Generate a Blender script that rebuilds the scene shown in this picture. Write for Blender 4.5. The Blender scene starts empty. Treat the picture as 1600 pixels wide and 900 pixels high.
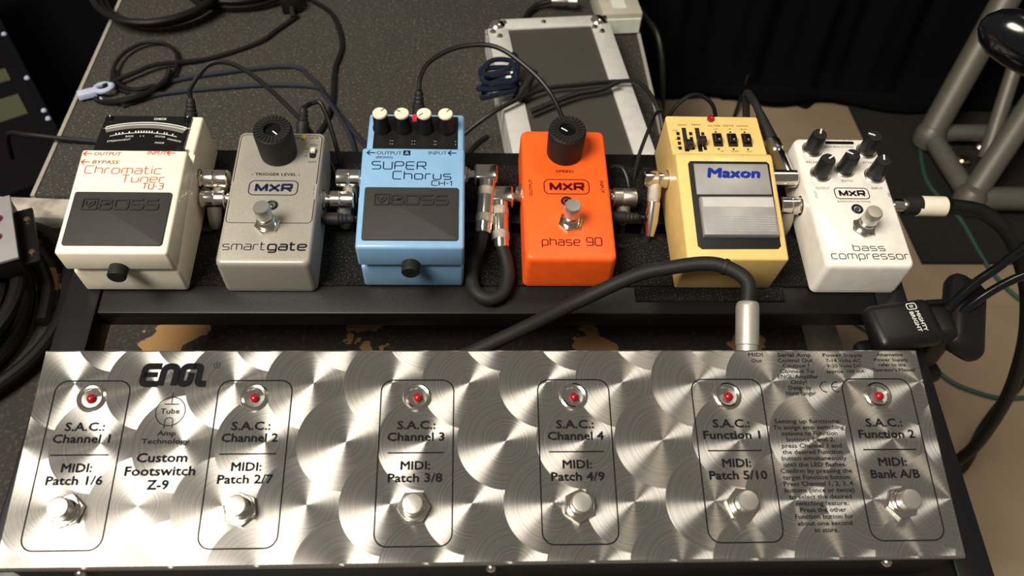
import bpy, bmesh, math, random
from mathutils import Matrix, Vector
random.seed(7)
PI = math.pi
S = 0.001                      # everything below is laid out in millimetres
sc = bpy.context.scene
C = sc.collection
TILT = 0.122                   # the pedalboard leans 7 degrees towards the player

# ------------------------------------------------------------------ camera, world, lights
cam_d = bpy.data.cameras.new('camera')
cam = bpy.data.objects.new('camera', cam_d); C.objects.link(cam)
cam_d.sensor_width = 36.0
cam_d.lens = 1300.0 / 1600.0 * 36.0
cam_d.clip_start = 0.01; cam_d.clip_end = 50
cam.matrix_world = Matrix(((0.998806, -0.002795, -0.048777, -0.0149),
                           (-0.028219, 0.781996, -0.622644, -0.19325),
                           (0.039884, 0.623277, 0.780983, 0.4555),
                           (0, 0, 0, 1)))
cam_d.dof.use_dof = True
cam_d.dof.focus_distance = 0.54
cam_d.dof.aperture_fstop = 10.0
sc.camera = cam

world = bpy.data.worlds.new('room'); sc.world = world; world.use_nodes = True
bg = world.node_tree.nodes['Background']
bg.inputs[0].default_value = (1.0, 0.90, 0.76, 1); bg.inputs[1].default_value = 0.10

def area(name, loc, target, size, power, col, spread=PI):
    d = bpy.data.lights.new(name, 'AREA'); d.shape = 'DISK'; d.size = size; d.energy = power; d.color = col
    o = bpy.data.objects.new(name, d); C.objects.link(o)
    o.location = loc
    o.rotation_euler = (Vector(target) - Vector(loc)).to_track_quat('-Z', 'Y').to_euler()
    return o
area('ceiling_light_key', (-0.98, -0.62, 1.95), (-0.05, 0.12, 0), 1.05, 60, (1.0, 0.92, 0.79))
area('added_fill_far', (0.9, 0.95, 2.4), (0.2, 0.4, -0.2), 0.5, 7, (1.0, 0.86, 0.66))  # weak fill added from above right, not a real fixture

vs = sc.view_settings
vs.view_transform = 'Standard'; vs.look = 'None'; vs.gamma = 1.0; vs.use_curve_mapping = False
vs.exposure = 0.48

# ------------------------------------------------------------------ materials
MATS = {}
def mat(name, col, rough=0.5, metal=0.0, var=0.06, scale=120.0, bump=0.0, bscale=900.0, spec=0.5, coat=0.0, emit=None):
    if name in MATS: return MATS[name]
    m = bpy.data.materials.new(name); m.use_nodes = True
    nt = m.node_tree; b = nt.nodes['Principled BSDF']
    tc = nt.nodes.new('ShaderNodeTexCoord')
    n = nt.nodes.new('ShaderNodeTexNoise'); n.inputs['Scale'].default_value = scale; n.inputs['Detail'].default_value = 4
    nt.links.new(tc.outputs['Object'], n.inputs['Vector'])
    r = nt.nodes.new('ShaderNodeValToRGB')
    r.color_ramp.elements[0].position = 0.3; r.color_ramp.elements[1].position = 0.7
    r.color_ramp.elements[0].color = tuple(c * (1 - var) for c in col) + (1,)
    r.color_ramp.elements[1].color = tuple(min(1, c * (1 + var)) for c in col) + (1,)
    nt.links.new(n.outputs['Fac'], r.inputs['Fac']); nt.links.new(r.outputs['Color'], b.inputs['Base Color'])
    b.inputs['Roughness'].default_value = rough; b.inputs['Metallic'].default_value = metal
    b.inputs['Specular IOR Level'].default_value = spec; b.inputs['Coat Weight'].default_value = coat
    if bump:
        n2 = nt.nodes.new('ShaderNodeTexNoise'); n2.inputs['Scale'].default_value = bscale; n2.inputs['Detail'].default_value = 3
        nt.links.new(tc.outputs['Object'], n2.inputs['Vector'])
        bp = nt.nodes.new('ShaderNodeBump'); bp.inputs['Strength'].default_value = bump; bp.inputs['Distance'].default_value = 0.0006
        nt.links.new(n2.outputs['Fac'], bp.inputs['Height']); nt.links.new(bp.outputs['Normal'], b.inputs['Normal'])
    if emit:
        b.inputs['Emission Color'].default_value = emit[0] + (1,); b.inputs['Emission Strength'].default_value = emit[1]
    MATS[name] = m
    return m

class NT:
    """small helper for arithmetic node chains"""
    def __init__(s, m): s.nt = m.node_tree
    def m(s, op, a, b=None, c=None):
        n = s.nt.nodes.new('ShaderNodeMath'); n.operation = op
        for i, v in enumerate((a, b, c)):
            if v is None: continue
            if isinstance(v, (int, float)): n.inputs[i].default_value = v
            else: s.nt.links.new(v, n.inputs[i])
        return n.outputs[0]
    def node(s, t): return s.nt.nodes.new(t)
    def link(s, a, b): s.nt.links.new(a, b)

def engine_turned():
    """polished steel with rows of overlapping circular brushed spots, each spot lapping the one to its left"""
    m = bpy.data.materials.new('engine_turned_steel'); m.use_nodes = True
    k = NT(m); b = m.node_tree.nodes['Principled BSDF']
    tc = k.node('ShaderNodeTexCoord'); sp = k.node('ShaderNodeSeparateXYZ'); k.link(tc.outputs['Object'], sp.inputs[0])
    x = k.m('MULTIPLY', sp.outputs[0], 1000.0); y = k.m('MULTIPLY', sp.outputs[1], 1000.0)
    SX, SY, R, X0, Y0 = 43.0, 33.2, 26.5, -97.0, 30.0
    j = k.m('ROUND', k.m('DIVIDE', k.m('SUBTRACT', y, Y0), SY))
    best = None
    for dj in (-1, 0, 1):
        row = k.m('ADD', j, float(dj))
        yc = k.m('MULTIPLY_ADD', row, SY, Y0)
        odd = k.m('FLOORED_MODULO', row, 2.0)
        off = k.m('MULTIPLY_ADD', odd, SX * 0.46, X0)
        off = k.m('MULTIPLY_ADD', k.m('SINE', k.m('MULTIPLY', row, 5.3)), 2.0, off)
        dy = k.m('SUBTRACT', y, yc)
        h2 = k.m('SUBTRACT', R * R, k.m('MULTIPLY', dy, dy))
        half = k.m('SQRT', k.m('MAXIMUM', h2, 0.0))
        i = k.m('FLOOR', k.m('DIVIDE', k.m('ADD', k.m('SUBTRACT', x, off), half), SX))
        cx = k.m('MULTIPLY_ADD', i, SX, off)
        dx = k.m('SUBTRACT', x, cx)
        ok = k.m('MULTIPLY', k.m('GREATER_THAN', h2, 0.0), k.m('LESS_THAN', k.m('ABSOLUTE', dx), half))
        key = k.m('MULTIPLY_ADD', k.m('SUBTRACT', ok, 1.0), 100000.0, cx)
        if best is None: best = (key, dx, dy)
        else:
            g = k.m('GREATER_THAN', key, best[0]); ng = k.m('SUBTRACT', 1.0, g)
            mixf = lambda a, c: k.m('ADD', k.m('MULTIPLY', a, g), k.m('MULTIPLY', c, ng))
            best = (k.m('MAXIMUM', key, best[0]), mixf(dx, best[1]), mixf(dy, best[2]))
    key, dx, dy = best
    cv = k.node('ShaderNodeCombineXYZ')
    k.link(dx, cv.inputs[0]); k.link(dy, cv.inputs[1])
    vt = k.node('ShaderNodeVectorTransform'); vt.vector_type = 'VECTOR'; vt.convert_from = 'OBJECT'; vt.convert_to = 'WORLD'
    k.link(cv.outputs[0], vt.inputs[0])
    nv = k.node('ShaderNodeVectorMath'); nv.operation = 'NORMALIZE'; k.link(vt.outputs[0], nv.inputs[0])
    k.link(nv.outputs[0], b.inputs['Tangent'])
    # fine concentric scratches: noise of the radius only
    rad = k.m('SQRT', k.m('ADD', k.m('MULTIPLY', dx, dx), k.m('MULTIPLY', dy, dy)))
    nz = k.node('ShaderNodeTexNoise'); nz.noise_dimensions = '1D'; nz.inputs['Scale'].default_value = 1.0; nz.inputs['Detail'].default_value = 5
    k.link(k.m('MULTIPLY_ADD', key, 0.37, k.m('MULTIPLY', rad, 1.1)), nz.inputs['W'])
    cl = k.node('ShaderNodeTexNoise'); cl.inputs['Scale'].default_value = 22; cl.inputs['Detail'].default_value = 5
    k.link(tc.outputs['Object'], cl.inputs['Vector'])
    rr = k.m('ADD', k.m('MULTIPLY_ADD', nz.outputs['Fac'], 0.10, 0.24), k.m('MULTIPLY', cl.outputs['Fac'], 0.10))
    k.link(rr, b.inputs['Roughness'])
    ra = k.node('ShaderNodeValToRGB'); ra.color_ramp.elements[0].position = 0.3; ra.color_ramp.elements[1].position = 0.7
    ra.color_ramp.elements[0].color = (0.215, 0.208, 0.198, 1); ra.color_ramp.elements[1].color = (0.315, 0.305, 0.29, 1)
    k.link(nz.outputs['Fac'], ra.inputs['Fac']); k.link(ra.outputs['Color'], b.inputs['Base Color'])
    b.inputs['Metallic'].default_value = 0.78
    b.inputs['Anisotropic'].default_value = 1.0
    return m

def speckled(name, base, dots, scale, thr, rough=0.95, patch=None, bump=0.4, var=0.3):
    """dark matting with small light specks, optionally worn through to another colour in patches"""
    m = bpy.data.materials.new(name); m.use_nodes = True
    k = NT(m); b = m.node_tree.nodes['Principled BSDF']
    tc = k.node('ShaderNodeTexCoord')
    n = k.node('ShaderNodeTexNoise'); n.inputs['Scale'].default_value = scale; n.inputs['Detail'].default_value = 2
    k.link(tc.outputs['Object'], n.inputs['Vector'])
    r = k.node('ShaderNodeValToRGB'); r.color_ramp.elements[0].position = thr; r.color_ramp.elements[1].position = min(1, thr + 0.13)
    r.color_ramp.elements[0].color = base + (1,); r.color_ramp.elements[1].color = dots + (1,)
    k.link(n.outputs['Fac'], r.inputs['Fac'])
    n2 = k.node('ShaderNodeTexNoise'); n2.inputs['Scale'].default_value = 6; n2.inputs['Detail'].default_value = 4
    k.link(tc.outputs['Object'], n2.inputs['Vector'])
    mx = k.node('ShaderNodeMix'); mx.data_type = 'RGBA'; mx.blend_type = 'MULTIPLY'; mx.inputs['Factor'].default_value = var
    k.link(r.outputs['Color'], mx.inputs[6]); k.link(n2.outputs['Fac'], mx.inputs[7])
    out = mx.outputs[2]
    if patch:
        n3 = k.node('ShaderNodeTexNoise'); n3.inputs['Scale'].default_value = patch[1]; n3.inputs['Detail'].default_value = 6
        k.link(tc.outputs['Object'], n3.inputs['Vector'])
        r3 = k.node('ShaderNodeValToRGB'); r3.color_ramp.interpolation = 'CONSTANT'
        r3.color_ramp.elements[0].position = 0; r3.color_ramp.elements[0].color = (0, 0, 0, 1)
        r3.color_ramp.elements[1].position = patch[2]; r3.color_ramp.elements[1].color = (1, 1, 1, 1)
        k.link(n3.outputs['Fac'], r3.inputs['Fac'])
        m2 = k.node('ShaderNodeMix'); m2.data_type = 'RGBA'
        k.link(r3.outputs['Color'], m2.inputs['Factor']); k.link(out, m2.inputs[6]); m2.inputs[7].default_value = patch[0] + (1,)
        out = m2.outputs[2]
    k.link(out, b.inputs['Base Color']); b.inputs['Roughness'].default_value = rough
    b.inputs['Specular IOR Level'].default_value = 0.25
    bp = k.node('ShaderNodeBump'); bp.inputs['Strength'].default_value = bump; bp.inputs['Distance'].default_value = 0.001
    k.link(n.outputs['Fac'], bp.inputs['Height']); k.link(bp.outputs['Normal'], b.inputs['Normal'])
    MATS[name] = m
    return m

STEEL = engine_turned()
CARPET = speckled('speckled_carpet', (0.046, 0.042, 0.036), (0.26, 0.24, 0.205), 520, 0.60)
PLYBLACK = speckled('black_painted_plywood', (0.036, 0.032, 0.028), (0.060, 0.054, 0.047), 300, 0.52, patch=((0.30, 0.17, 0.07), 17, 0.585))
VELCRO = speckled('hook_tape', (0.0045, 0.0045, 0.0045), (0.085, 0.085, 0.08), 900, 0.58, bump=1.0)
FLOOR = speckled('tan_lino', (0.25, 0.185, 0.124), (0.30, 0.225, 0.155), 7, 0.45, rough=0.55, bump=0.02, var=0.25)
WOOD = speckled('weathered_plank', (0.32, 0.29, 0.25), (0.50, 0.46, 0.40), 60, 0.42, rough=0.85)
BLACKMET = mat('black_powder_coat', (0.004, 0.004, 0.0044), 0.42, 0, bump=0.12, bscale=1500, spec=0.3)
BLACKPL = mat('black_plastic', (0.006, 0.006, 0.0065), 0.42, spec=0.4)
GLOSSBK = mat('gloss_black_plastic', (0.004, 0.0045, 0.006), 0.16)
RUBBER = mat('black_rubber', (0.009, 0.009, 0.0085), 0.6, bump=0.15, spec=0.35)
PADRUB = mat('treadle_rubber', (0.024, 0.022, 0.020), 0.66, bump=0.25, bscale=2500)
LOGORUB = mat('moulded_logo_rubber', (0.012, 0.011, 0.010), 0.5)
CABLE = mat('black_cable_jacket', (0.006, 0.006, 0.006), 0.42, spec=0.35)
CABLEM = mat('matt_cable_jacket', (0.013, 0.0125, 0.0115), 0.6, spec=0.25)
CABLEB = mat('bluish_cable_jacket', (0.014, 0.018, 0.028), 0.5, spec=0.35)
GREENC = mat('green_cable_jacket', (0.020, 0.055, 0.040), 0.5)
CHROME = mat('nickel_plate', (0.80, 0.76, 0.70), 0.16, 1)
SATIN = mat('satin_nickel', (0.66, 0.63, 0.58), 0.32, 1, bump=0.05)
BTN = mat('worn_button_steel', (0.58, 0.56, 0.52), 0.30, 0.82, bump=0.06)
KNURL = mat('knurled_nickel', (0.58, 0.54, 0.47), 0.4, 1, bump=1.0, bscale=2200)
BRASS = mat('brass', (0.70, 0.52, 0.28), 0.25, 1)
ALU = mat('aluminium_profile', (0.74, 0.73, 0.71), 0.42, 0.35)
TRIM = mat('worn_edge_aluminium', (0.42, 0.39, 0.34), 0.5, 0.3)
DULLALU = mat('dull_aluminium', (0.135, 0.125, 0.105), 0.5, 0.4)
BRUSH = mat('grey_painted_plate', (0.36, 0.36, 0.36), 0.42, 0.35, bump=0.05)
CREAM = mat('cream_enamel', (0.86, 0.79, 0.65), 0.35, coat=0.2)
GREY = mat('warm_grey_enamel', (0.37, 0.345, 0.305), 0.42, 0.25, var=0.08, scale=900)
BLUE = mat('sky_blue_enamel', (0.215, 0.405, 0.640), 0.33, coat=0.2)
ORANGE = mat('orange_enamel', (0.93, 0.115, 0.012), 0.42)
YELLOW = mat('pale_yellow_enamel', (0.80, 0.56, 0.205), 0.36, coat=0.15)
WHITE = mat('white_enamel', (0.82, 0.79, 0.74), 0.34, coat=0.2)
INK = mat('black_ink', (0.010, 0.010, 0.012), 0.85, spec=0.05)
NAVY = mat('navy_ink', (0.012, 0.018, 0.05), 0.85, spec=0.05)
REDINK = mat('red_ink', (0.62, 0.055, 0.035), 0.85, spec=0.05)
BROWNINK = mat('brown_ink', (0.30, 0.07, 0.045), 0.85, spec=0.05)
PURPLEINK = mat('dark_plum_ink', (0.10, 0.004, 0.012), 0.85, spec=0.05)
BLUEINK = mat('blue_ink', (0.004, 0.022, 0.26), 0.6, spec=0.2)
WINK = mat('white_ink', (0.75, 0.74, 0.72), 0.5)
SILVERINK = mat('silver_ink', (0.42, 0.40, 0.37), 0.4)
KNOBW = mat('cream_knob_cap', (0.80, 0.70, 0.56), 0.4)
REDLED = mat('red_lens', (0.30, 0.006, 0.009), 0.2)
YELLED = mat('amber_lens', (0.55, 0.42, 0.08), 0.2)
WHITEPL = mat('white_plastic', (0.62, 0.66, 0.58), 0.4)
SLEEVE = mat('white_sleeve', (0.76, 0.70, 0.58), 0.6)
CURT = mat('black_curtain_cloth', (0.0035, 0.0035, 0.004), 1.0, bump=0.3, bscale=200, spec=0.03)
OLIVE = mat('olive_lit_opening', (0.045, 0.050, 0.022), 0.8)
PALEBL = mat('pale_blue_tape_and_glint', (0.40, 0.46, 0.62), 0.6)
GREYPL = mat('grey_beige_plastic', (0.40, 0.38, 0.32), 0.55)
CASEPAN = mat('case_panel_laminate', (0.048, 0.043, 0.037), 0.6, bump=0.15, bscale=600)
DARKMAT = speckled('dark_floor_mat', (0.013, 0.0125, 0.0105), (0.018, 0.017, 0.015), 300, 0.5)

# ------------------------------------------------------------------ geometry helpers (mm)
def obj(name, bm, m, parent=None, smooth=35, mx=None, kind=None):
    if mx is not None: bmesh.ops.transform(bm, matrix=mx, verts=bm.verts)
    bmesh.ops.scale(bm, vec=(S, S, S), verts=bm.verts)
    bmesh.ops.recalc_face_normals(bm, faces=bm.faces)
    me = bpy.data.meshes.new(name); bm.to_mesh(me); bm.free()
    if m: me.materials.append(m)
    if smooth:
        me.polygons.foreach_set('use_smooth', [True] * len(me.polygons))
        me.set_sharp_from_angle(angle=math.radians(smooth))
    o = bpy.data.objects.new(name, me); C.objects.link(o)
    if parent: o.parent = parent
    if kind: o['kind'] = kind
    return o

def Tr(x, y, z): return Matrix.Translation((x, y, z))
def Rx(a): return Matrix.Rotation(a, 4, 'X')
def Ry(a): return Matrix.Rotation(a, 4, 'Y')
def Rz(a): return Matrix.Rotation(a, 4, 'Z')
BOARD = Rx(TILT)
def b2w(u, v, w): return BOARD @ Vector((u, v, w))

def thing(name, label, cat, loc, frame='b', rot=None, group=None):
    o = bpy.data.objects.new(name, None); C.objects.link(o); o.empty_display_size = 0.01
    l = Tr(*[c * S for c in loc])
    M = (BOARD @ l) if frame == 'b' else l
    if rot is not None: M = M @ rot
    o.matrix_basis = M
    o['label'] = label; o['category'] = cat
    if group: o['group'] = group
    return o
def tag(o, label, cat, group=None):
    o['label'] = label; o['category'] = cat
    if group: o['group'] = group
    return o
def struct(o): o['kind'] = 'structure'; return o

def box(x0, x1, y0, y1, z0, z1, bev=0, seg=2, bm=None):
    own = bm is None
    if own: bm = bmesh.new()
    vs_ = [bm.verts.new((x, y, z)) for z in (z0, z1) for y in (y0, y1) for x in (x0, x1)]
    fs = [(0, 2, 3, 1), (4, 5, 7, 6), (0, 1, 5, 4), (2, 6, 7, 3), (0, 4, 6, 2), (1, 3, 7, 5)]
    faces = [bm.faces.new([vs_[i] for i in f]) for f in fs]
    if bev:
        bmesh.ops.bevel(bm, geom=list({e for f in faces for e in f.edges}), offset=bev, segments=seg, profile=0.5, affect='EDGES')
    return bm

def prism(poly, x0, x1, bev=0, seg=3, bm=None):
    """poly in (y, z), extruded along x"""
    if bm is None: bm = bmesh.new()
    a = [bm.verts.new((x0, y, z)) for y, z in poly]; b = [bm.verts.new((x1, y, z)) for y, z in poly]
    n = len(poly); fs = [bm.faces.new(a), bm.faces.new(b[::-1])]
    for i in range(n): fs.append(bm.faces.new((a[i], b[i], b[(i + 1) % n], a[(i + 1) % n])))
    if bev: bmesh.ops.bevel(bm, geom=list({e for f in fs for e in f.edges}), offset=bev, segments=seg, profile=0.5, affect='EDGES')
    return bm

def rrect(x0, x1, y0, y1, r, seg=6):
    pts = []
    for cx, cy, a in ((x1 - r, y1 - r, 0), (x0 + r, y1 - r, 90), (x0 + r, y0 + r, 180), (x1 - r, y0 + r, 270)):
        for i in range(seg + 1):
            t = math.radians(a + 90 * i / seg); pts.append((cx + r * math.cos(t), cy + r * math.sin(t)))
    return pts

def plate(poly, z0, z1, bev=0, bm=None, seg=2):
    """poly in (x, y), extruded along z"""
    if bm is None: bm = bmesh.new()
    a = [bm.verts.new((x, y, z0)) for x, y in poly]; b = [bm.verts.new((x, y, z1)) for x, y in poly]
    n = len(poly); fs = [bm.faces.new(a[::-1]), bm.faces.new(b)]
    for i in range(n): fs.append(bm.faces.new((a[i], a[(i + 1) % n], b[(i + 1) % n], b[i])))
    if bev: bmesh.ops.bevel(bm, geom=list(fs[1].edges), offset=bev, segments=seg, profile=0.5, affect='EDGES')
    return bm

def lathe(prof, seg=24, bm=None, mx=None):
    """profile (r, z) about z"""
    if bm is None: bm = bmesh.new()
    rings = []; new = []
    for r, z in prof:
        if r < 1e-6: ring = [bm.verts.new((0, 0, z))]
        else: ring = [bm.verts.new((r * math.cos(2 * PI * i / seg), r * math.sin(2 * PI * i / seg), z)) for i in range(seg)]
        rings.append(ring); new += ring
    for a, b in zip(rings, rings[1:]):
        for i in range(seg):
            j = (i + 1) % seg
            if len(a) == 1 and len(b) == 1: continue
            if len(a) == 1: bm.faces.new((a[0], b[i], b[j]))
            elif len(b) == 1: bm.faces.new((a[i], a[j], b[0]))
            else: bm.faces.new((a[i], a[j], b[j], b[i]))
    if mx is not None: bmesh.ops.transform(bm, matrix=mx, verts=new)
    return bm
def cyl(r, z0, z1, ch=0.4, seg=24, bm=None, mx=None):
    return lathe([(0, z0), (r, z0), (r, z1 - ch), (r - ch, z1), (0, z1)], seg, bm, mx)
def hexa(r, z0, z1, bm=None, mx=None, ch=0.5):
    return lathe([(0, z0), (r, z0), (r, z1 - ch), (r - ch, z1), (0, z1)], 6, bm, mx)

def smooth_path(pts, n=8):
    P = [Vector(p) for p in pts]
    if len(P) < 3: return P
    out = []
    for i in range(len(P) - 1):
        p0 = P[i - 1] if i else P[0] * 2 - P[1]
        p1, p2 = P[i], P[i + 1]
        p3 = P[i + 2] if i + 2 < len(P) else P[-1] * 2 - P[-2]
        for k in range(n):
            t = k / n
            out.append(0.5 * ((2 * p1) + (p2 - p0) * t + (2 * p0 - 5 * p1 + 4 * p2 - p3) * t * t + (3 * p1 - p0 - 3 * p2 + p3) * t ** 3))
    out.append(P[-1])
    return out
def tube(pts, r, seg=10, n=8, bm=None, smooth=True):
    if bm is None: bm = bmesh.new()
    P = smooth_path(pts, n) if smooth else [Vector(p) for p in pts]
    up = None; rings = []
    for i, p in enumerate(P):
        t = (P[min(i + 1, len(P) - 1)] - P[max(i - 1, 0)]).normalized()
        if up is None:
            up = Vector((0, 0, 1)) if abs(t.z) < 0.9 else Vector((1, 0, 0))
        up = (up - t * up.dot(t))
        if up.length < 1e-6: up = t.orthogonal()
        up.normalize(); sd = t.cross(up)
        rr = r(i / (len(P) - 1)) if callable(r) else r
        rings.append([bm.verts.new(p + (up * math.cos(2 * PI * k / seg) + sd * math.sin(2 * PI * k / seg)) * rr) for k in range(seg)])
    for a, b in zip(rings, rings[1:]):
        for k in range(seg): bm.faces.new((a[k], a[(k + 1) % seg], b[(k + 1) % seg], b[k]))
    bm.faces.new(rings[0][::-1]); bm.faces.new(rings[-1])
    return bm
def axis_mx(p, d):
    """matrix taking +z to direction d at point p"""
    return Tr(*p) @ Vector(d).to_track_quat('Z', 'Y').to_matrix().to_4x4()

# ---- flat print: stroke lettering (wide squared letters) and plain lettering
G = {
 'a': (.9, [[(.08, .7), (.9, .7), (.9, 0)], [(.9, .4), (0, .4), (0, 0), (.9, 0)]]), 'b': (.9, [[(0, 1), (0, 0), (.9, 0), (.9, .7), (0, .7)]]),
 'c': (.85, [[(.85, .7), (0, .7), (0, 0), (.85, 0)]]), 'e': (.9, [[(.88, 0), (0, 0), (0, .7), (.9, .7), (.9, .36), (0, .36)]]),
 'g': (.9, [[(.9, 0), (0, 0), (0, .7), (.9, .7), (.9, -.28), (.05, -.28)]]), 'h': (.9, [[(0, 1), (0, 0)], [(0, .7), (.9, .7), (.9, 0)]]),
 'i': (.06, [[(.03, 0), (.03, .7)], [(.03, .86), (.03, 1)]]), 'm': (1.35, [[(0, 0), (0, .7), (1.35, .7), (1.35, 0)], [(.67, .7), (.67, 0)]]),
 'n': (.9, [[(0, 0), (0, .7), (.9, .7), (.9, 0)]]), 'o': (.95, [[(.45, 0), (0, 0), (0, .7), (.95, .7), (.95, 0), (.45, 0)]]),
 'p': (.9, [[(0, -.3), (0, .7), (.9, .7), (.9, 0), (0, 0)]]), 'r': (.6, [[(0, 0), (0, .7), (.6, .7)]]),
 's': (.85, [[(.83, .7), (0, .7), (0, .35), (.85, .35), (.85, 0), (0.02, 0)]]), 't': (.6, [[(.12, 1), (.12, 0), (.6, 0)], [(-.08, .7), (.55, .7)]]),
 'u': (.9, [[(0, .7), (0, 0), (.9, 0), (.9, .7)]]),
 'B': (1, [[(0, 0), (0, 1), (.9, 1), (.9, .52), (0, .52)], [(.5, .52), (1, .52), (1, 0), (0, 0)]]), 'C': (1, [[(1, 1), (0, 1), (0, 0), (1, 0)]]),
 'E': (.95, [[(.95, 1), (0, 1), (0, 0), (.95, 0)], [(0, .5), (.9, .5)]]), 'H': (1, [[(0, 0), (0, 1)], [(1, 0), (1, 1)], [(0, .5), (1, .5)]]),
 'M': (1.15, [[(0, 0), (0, 1), (.575, .12), (1.15, 1), (1.15, 0)]]), 'O': (1.1, [[(.5, 0), (0, 0), (0, 1), (1.1, 1), (1.1, 0), (.5, 0)]]),
 'P': (1, [[(0, 0), (0, 1), (1, 1), (1, .45), (0, .45)]]), 'R': (1, [[(0, 0), (0, 1), (1, 1), (1, .45), (0, .45)], [(.55, .45), (1.02, 0)]]),
 'S': (1, [[(.98, 1), (0, 1), (0, .52), (1, .52), (1, 0), (.02, 0)]]), 'T': (1, [[(0, 1), (1, 1)], [(.5, 1), (.5, 0)]]), 'U': (1, [[(0, 1), (0, 0), (1, 0), (1, 1)]]),
 'X': (1.1, [[(0, 0), (1.1, 1)], [(0, 1), (1.1, 0)]]), '-': (.4, [[(0, .48), (.4, .48)]]),
 '0': (1, [[(.5, 0), (0, 0), (0, 1), (1, 1), (1, 0), (.5, 0)]]), '1': (.25, [[(0, .8), (.25, 1), (.25, 0)]]),
 '3': (.95, [[(0, 1), (.95, 1), (.95, 0), (0, 0)], [(.2, .52), (.95, .52)]]), '9': (.95, [[(.95, .42), (0, .42), (0, 1), (.95, 1), (.95, 0), (0, 0)]]),
}
def fillet(pl, r):
    out = [Vector(pl[0])]
    closed = pl[0] == pl[-1] and len(pl) > 3
    for i in range(1, len(pl) - 1):
        a, b, c = Vector(pl[i - 1]), Vector(pl[i]), Vector(pl[i + 1])
        d1, d2 = (a - b), (c - b); rr = min(r, d1.length * .49, d2.length * .49)
        p, q = b + d1.normalized() * rr, b + d2.normalized() * rr
        for k in range(6):
            t = k / 5; out.append((1 - t) ** 2 * p + 2 * t * (1 - t) * b + t * t * q)
    out.append(Vector(pl[-1]))
    return out
def ribbon(bm, P, w, z0, z1):
    n = len(P); L = []; Rr = []
    for i, p in enumerate(P):
        a = P[max(i - 1, 0)]; c = P[min(i + 1, n - 1)]
        if P[0] == P[-1] and i in (0, n - 1): a, c = P[-2], P[1]
        d1 = (p - a); d2 = (c - p)
        d1 = d1.normalized() if d1.length > 1e-9 else d2.normalized(); d2 = d2.normalized() if d2.length > 1e-9 else d1
        t = (d1 + d2)
        t = t.normalized() if t.length > 1e-6 else d1
        nn = Vector((-t.y, t.x)); k = max(0.5, nn.dot(Vector((-d1.y, d1.x))))
        L.append(p + nn * (w / 2 / k)); Rr.append(p - nn * (w / 2 / k))
    for i in range(n - 1):
        q = [L[i], L[i + 1], Rr[i + 1], Rr[i]]
        b_ = [bm.verts.new((v.x, v.y, z1)) for v in q]
        bm.faces.new(b_[::-1])
        if z1 - z0 > 0.2:
            a_ = [bm.verts.new((v.x, v.y, z0)) for v in q]
            bm.faces.new((a_[0], a_[1], b_[1], b_[0])); bm.faces.new((a_[2], a_[3], b_[3], b_[2]))
            if i == 0: bm.faces.new((a_[3], a_[0], b_[0], b_[3]))
            if i == n - 2: bm.faces.new((a_[1], a_[2], b_[2], b_[1]))
LIFT = 0.09
def obj_flat(name, bm, m, parent, mx):
    """print keeps its upward normals"""
    if mx is not None: bmesh.ops.transform(bm, matrix=mx, verts=bm.verts)
    bmesh.ops.scale(bm, vec=(S, S, S), verts=bm.verts)
    me = bpy.data.meshes.new(name); bm.to_mesh(me); bm.free(); me.materials.append(m)
    o = bpy.data.objects.new(name, me); C.objects.link(o); o.parent = parent
    return o
def stroke_text(parent, s, x0, x1, y, h, sw, m, mx, r=.22, gap=.32, z=LIFT, name='lettering', slant=0):
    x = 0; lines = []
    for ch in s:
        if ch == ' ': x += .75; continue
        w, pls = G[ch]
        for pl in pls: lines.append([(px + x, py) for px, py in pl])
        x += w + gap
    W = x - gap
    k = (x1 - x0) / W; bm = bmesh.new()
    for pl in lines:
        q = [(x0 + px * k + slant * py * h, y + py * h) for px, py in pl]
        ribbon(bm, fillet(q, r * h), sw, 0, z)
    return obj_flat(name, bm, m, parent, mx)

_fc = {}
def glyph_mesh(s, bold, align):
    key = (s, bold, align)
    if key not in _fc:
        cu = bpy.data.curves.new('t', 'FONT'); cu.body = s; cu.size = 1; cu.offset = bold; cu.align_x = align
        cu.resolution_u = 2; cu.space_line = 1.0
        o = bpy.data.objects.new('t', cu)
        me = bpy.data.meshes.new_from_object(o)
        V = [tuple(v.co) for v in me.vertices]; F = [tuple(p.vertices) for p in me.polygons]
        bpy.data.objects.remove(o); bpy.data.curves.remove(cu); bpy.data.meshes.remove(me)
        _fc[key] = (V, F)
    return _fc[key]
def add_text(bm, s, x, y, h, width=None, bold=0.0, align='CENTER', slant=0.0, rz=0.0, z=LIFT):
    """cap height h; (x, y) is the baseline anchor"""
    V, F = glyph_mesh(s, 0.0, align)
    xs = [v[0] for v in V]; W = max(xs) - min(xs); k = h / 0.70
    kx = k if width is None else width / W
    c, sn = math.cos(rz), math.sin(rz)
    shifts = [(0, 0)] if not bold else [(math.cos(q) * bold * k * 1.25, math.sin(q) * bold * k * 1.25) for q in (.4, 1.97, 3.54, 5.11)]
    for n_, (ox, oy) in enumerate(shifts):
        vs_ = []
        for a, b_, _ in V:
            px, py = a * kx + slant * b_ * k + ox, b_ * k + oy
            vs_.append(bm.verts.new((x + c * px - sn * py, y + sn * px + c * py, z + n_ * .004)))
        for f in F:
            try: bm.faces.new([vs_[i] for i in f])
            except ValueError: pass
def text(parent, s, x, y, h, m, mx, name='lettering', **kw):
    bm = bmesh.new(); add_text(bm, s, x, y, h, **kw)
    for f in bm.faces:
        if f.normal.z < 0: f.normal_flip()
    return obj_flat(name, bm, m, parent, mx)
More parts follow.
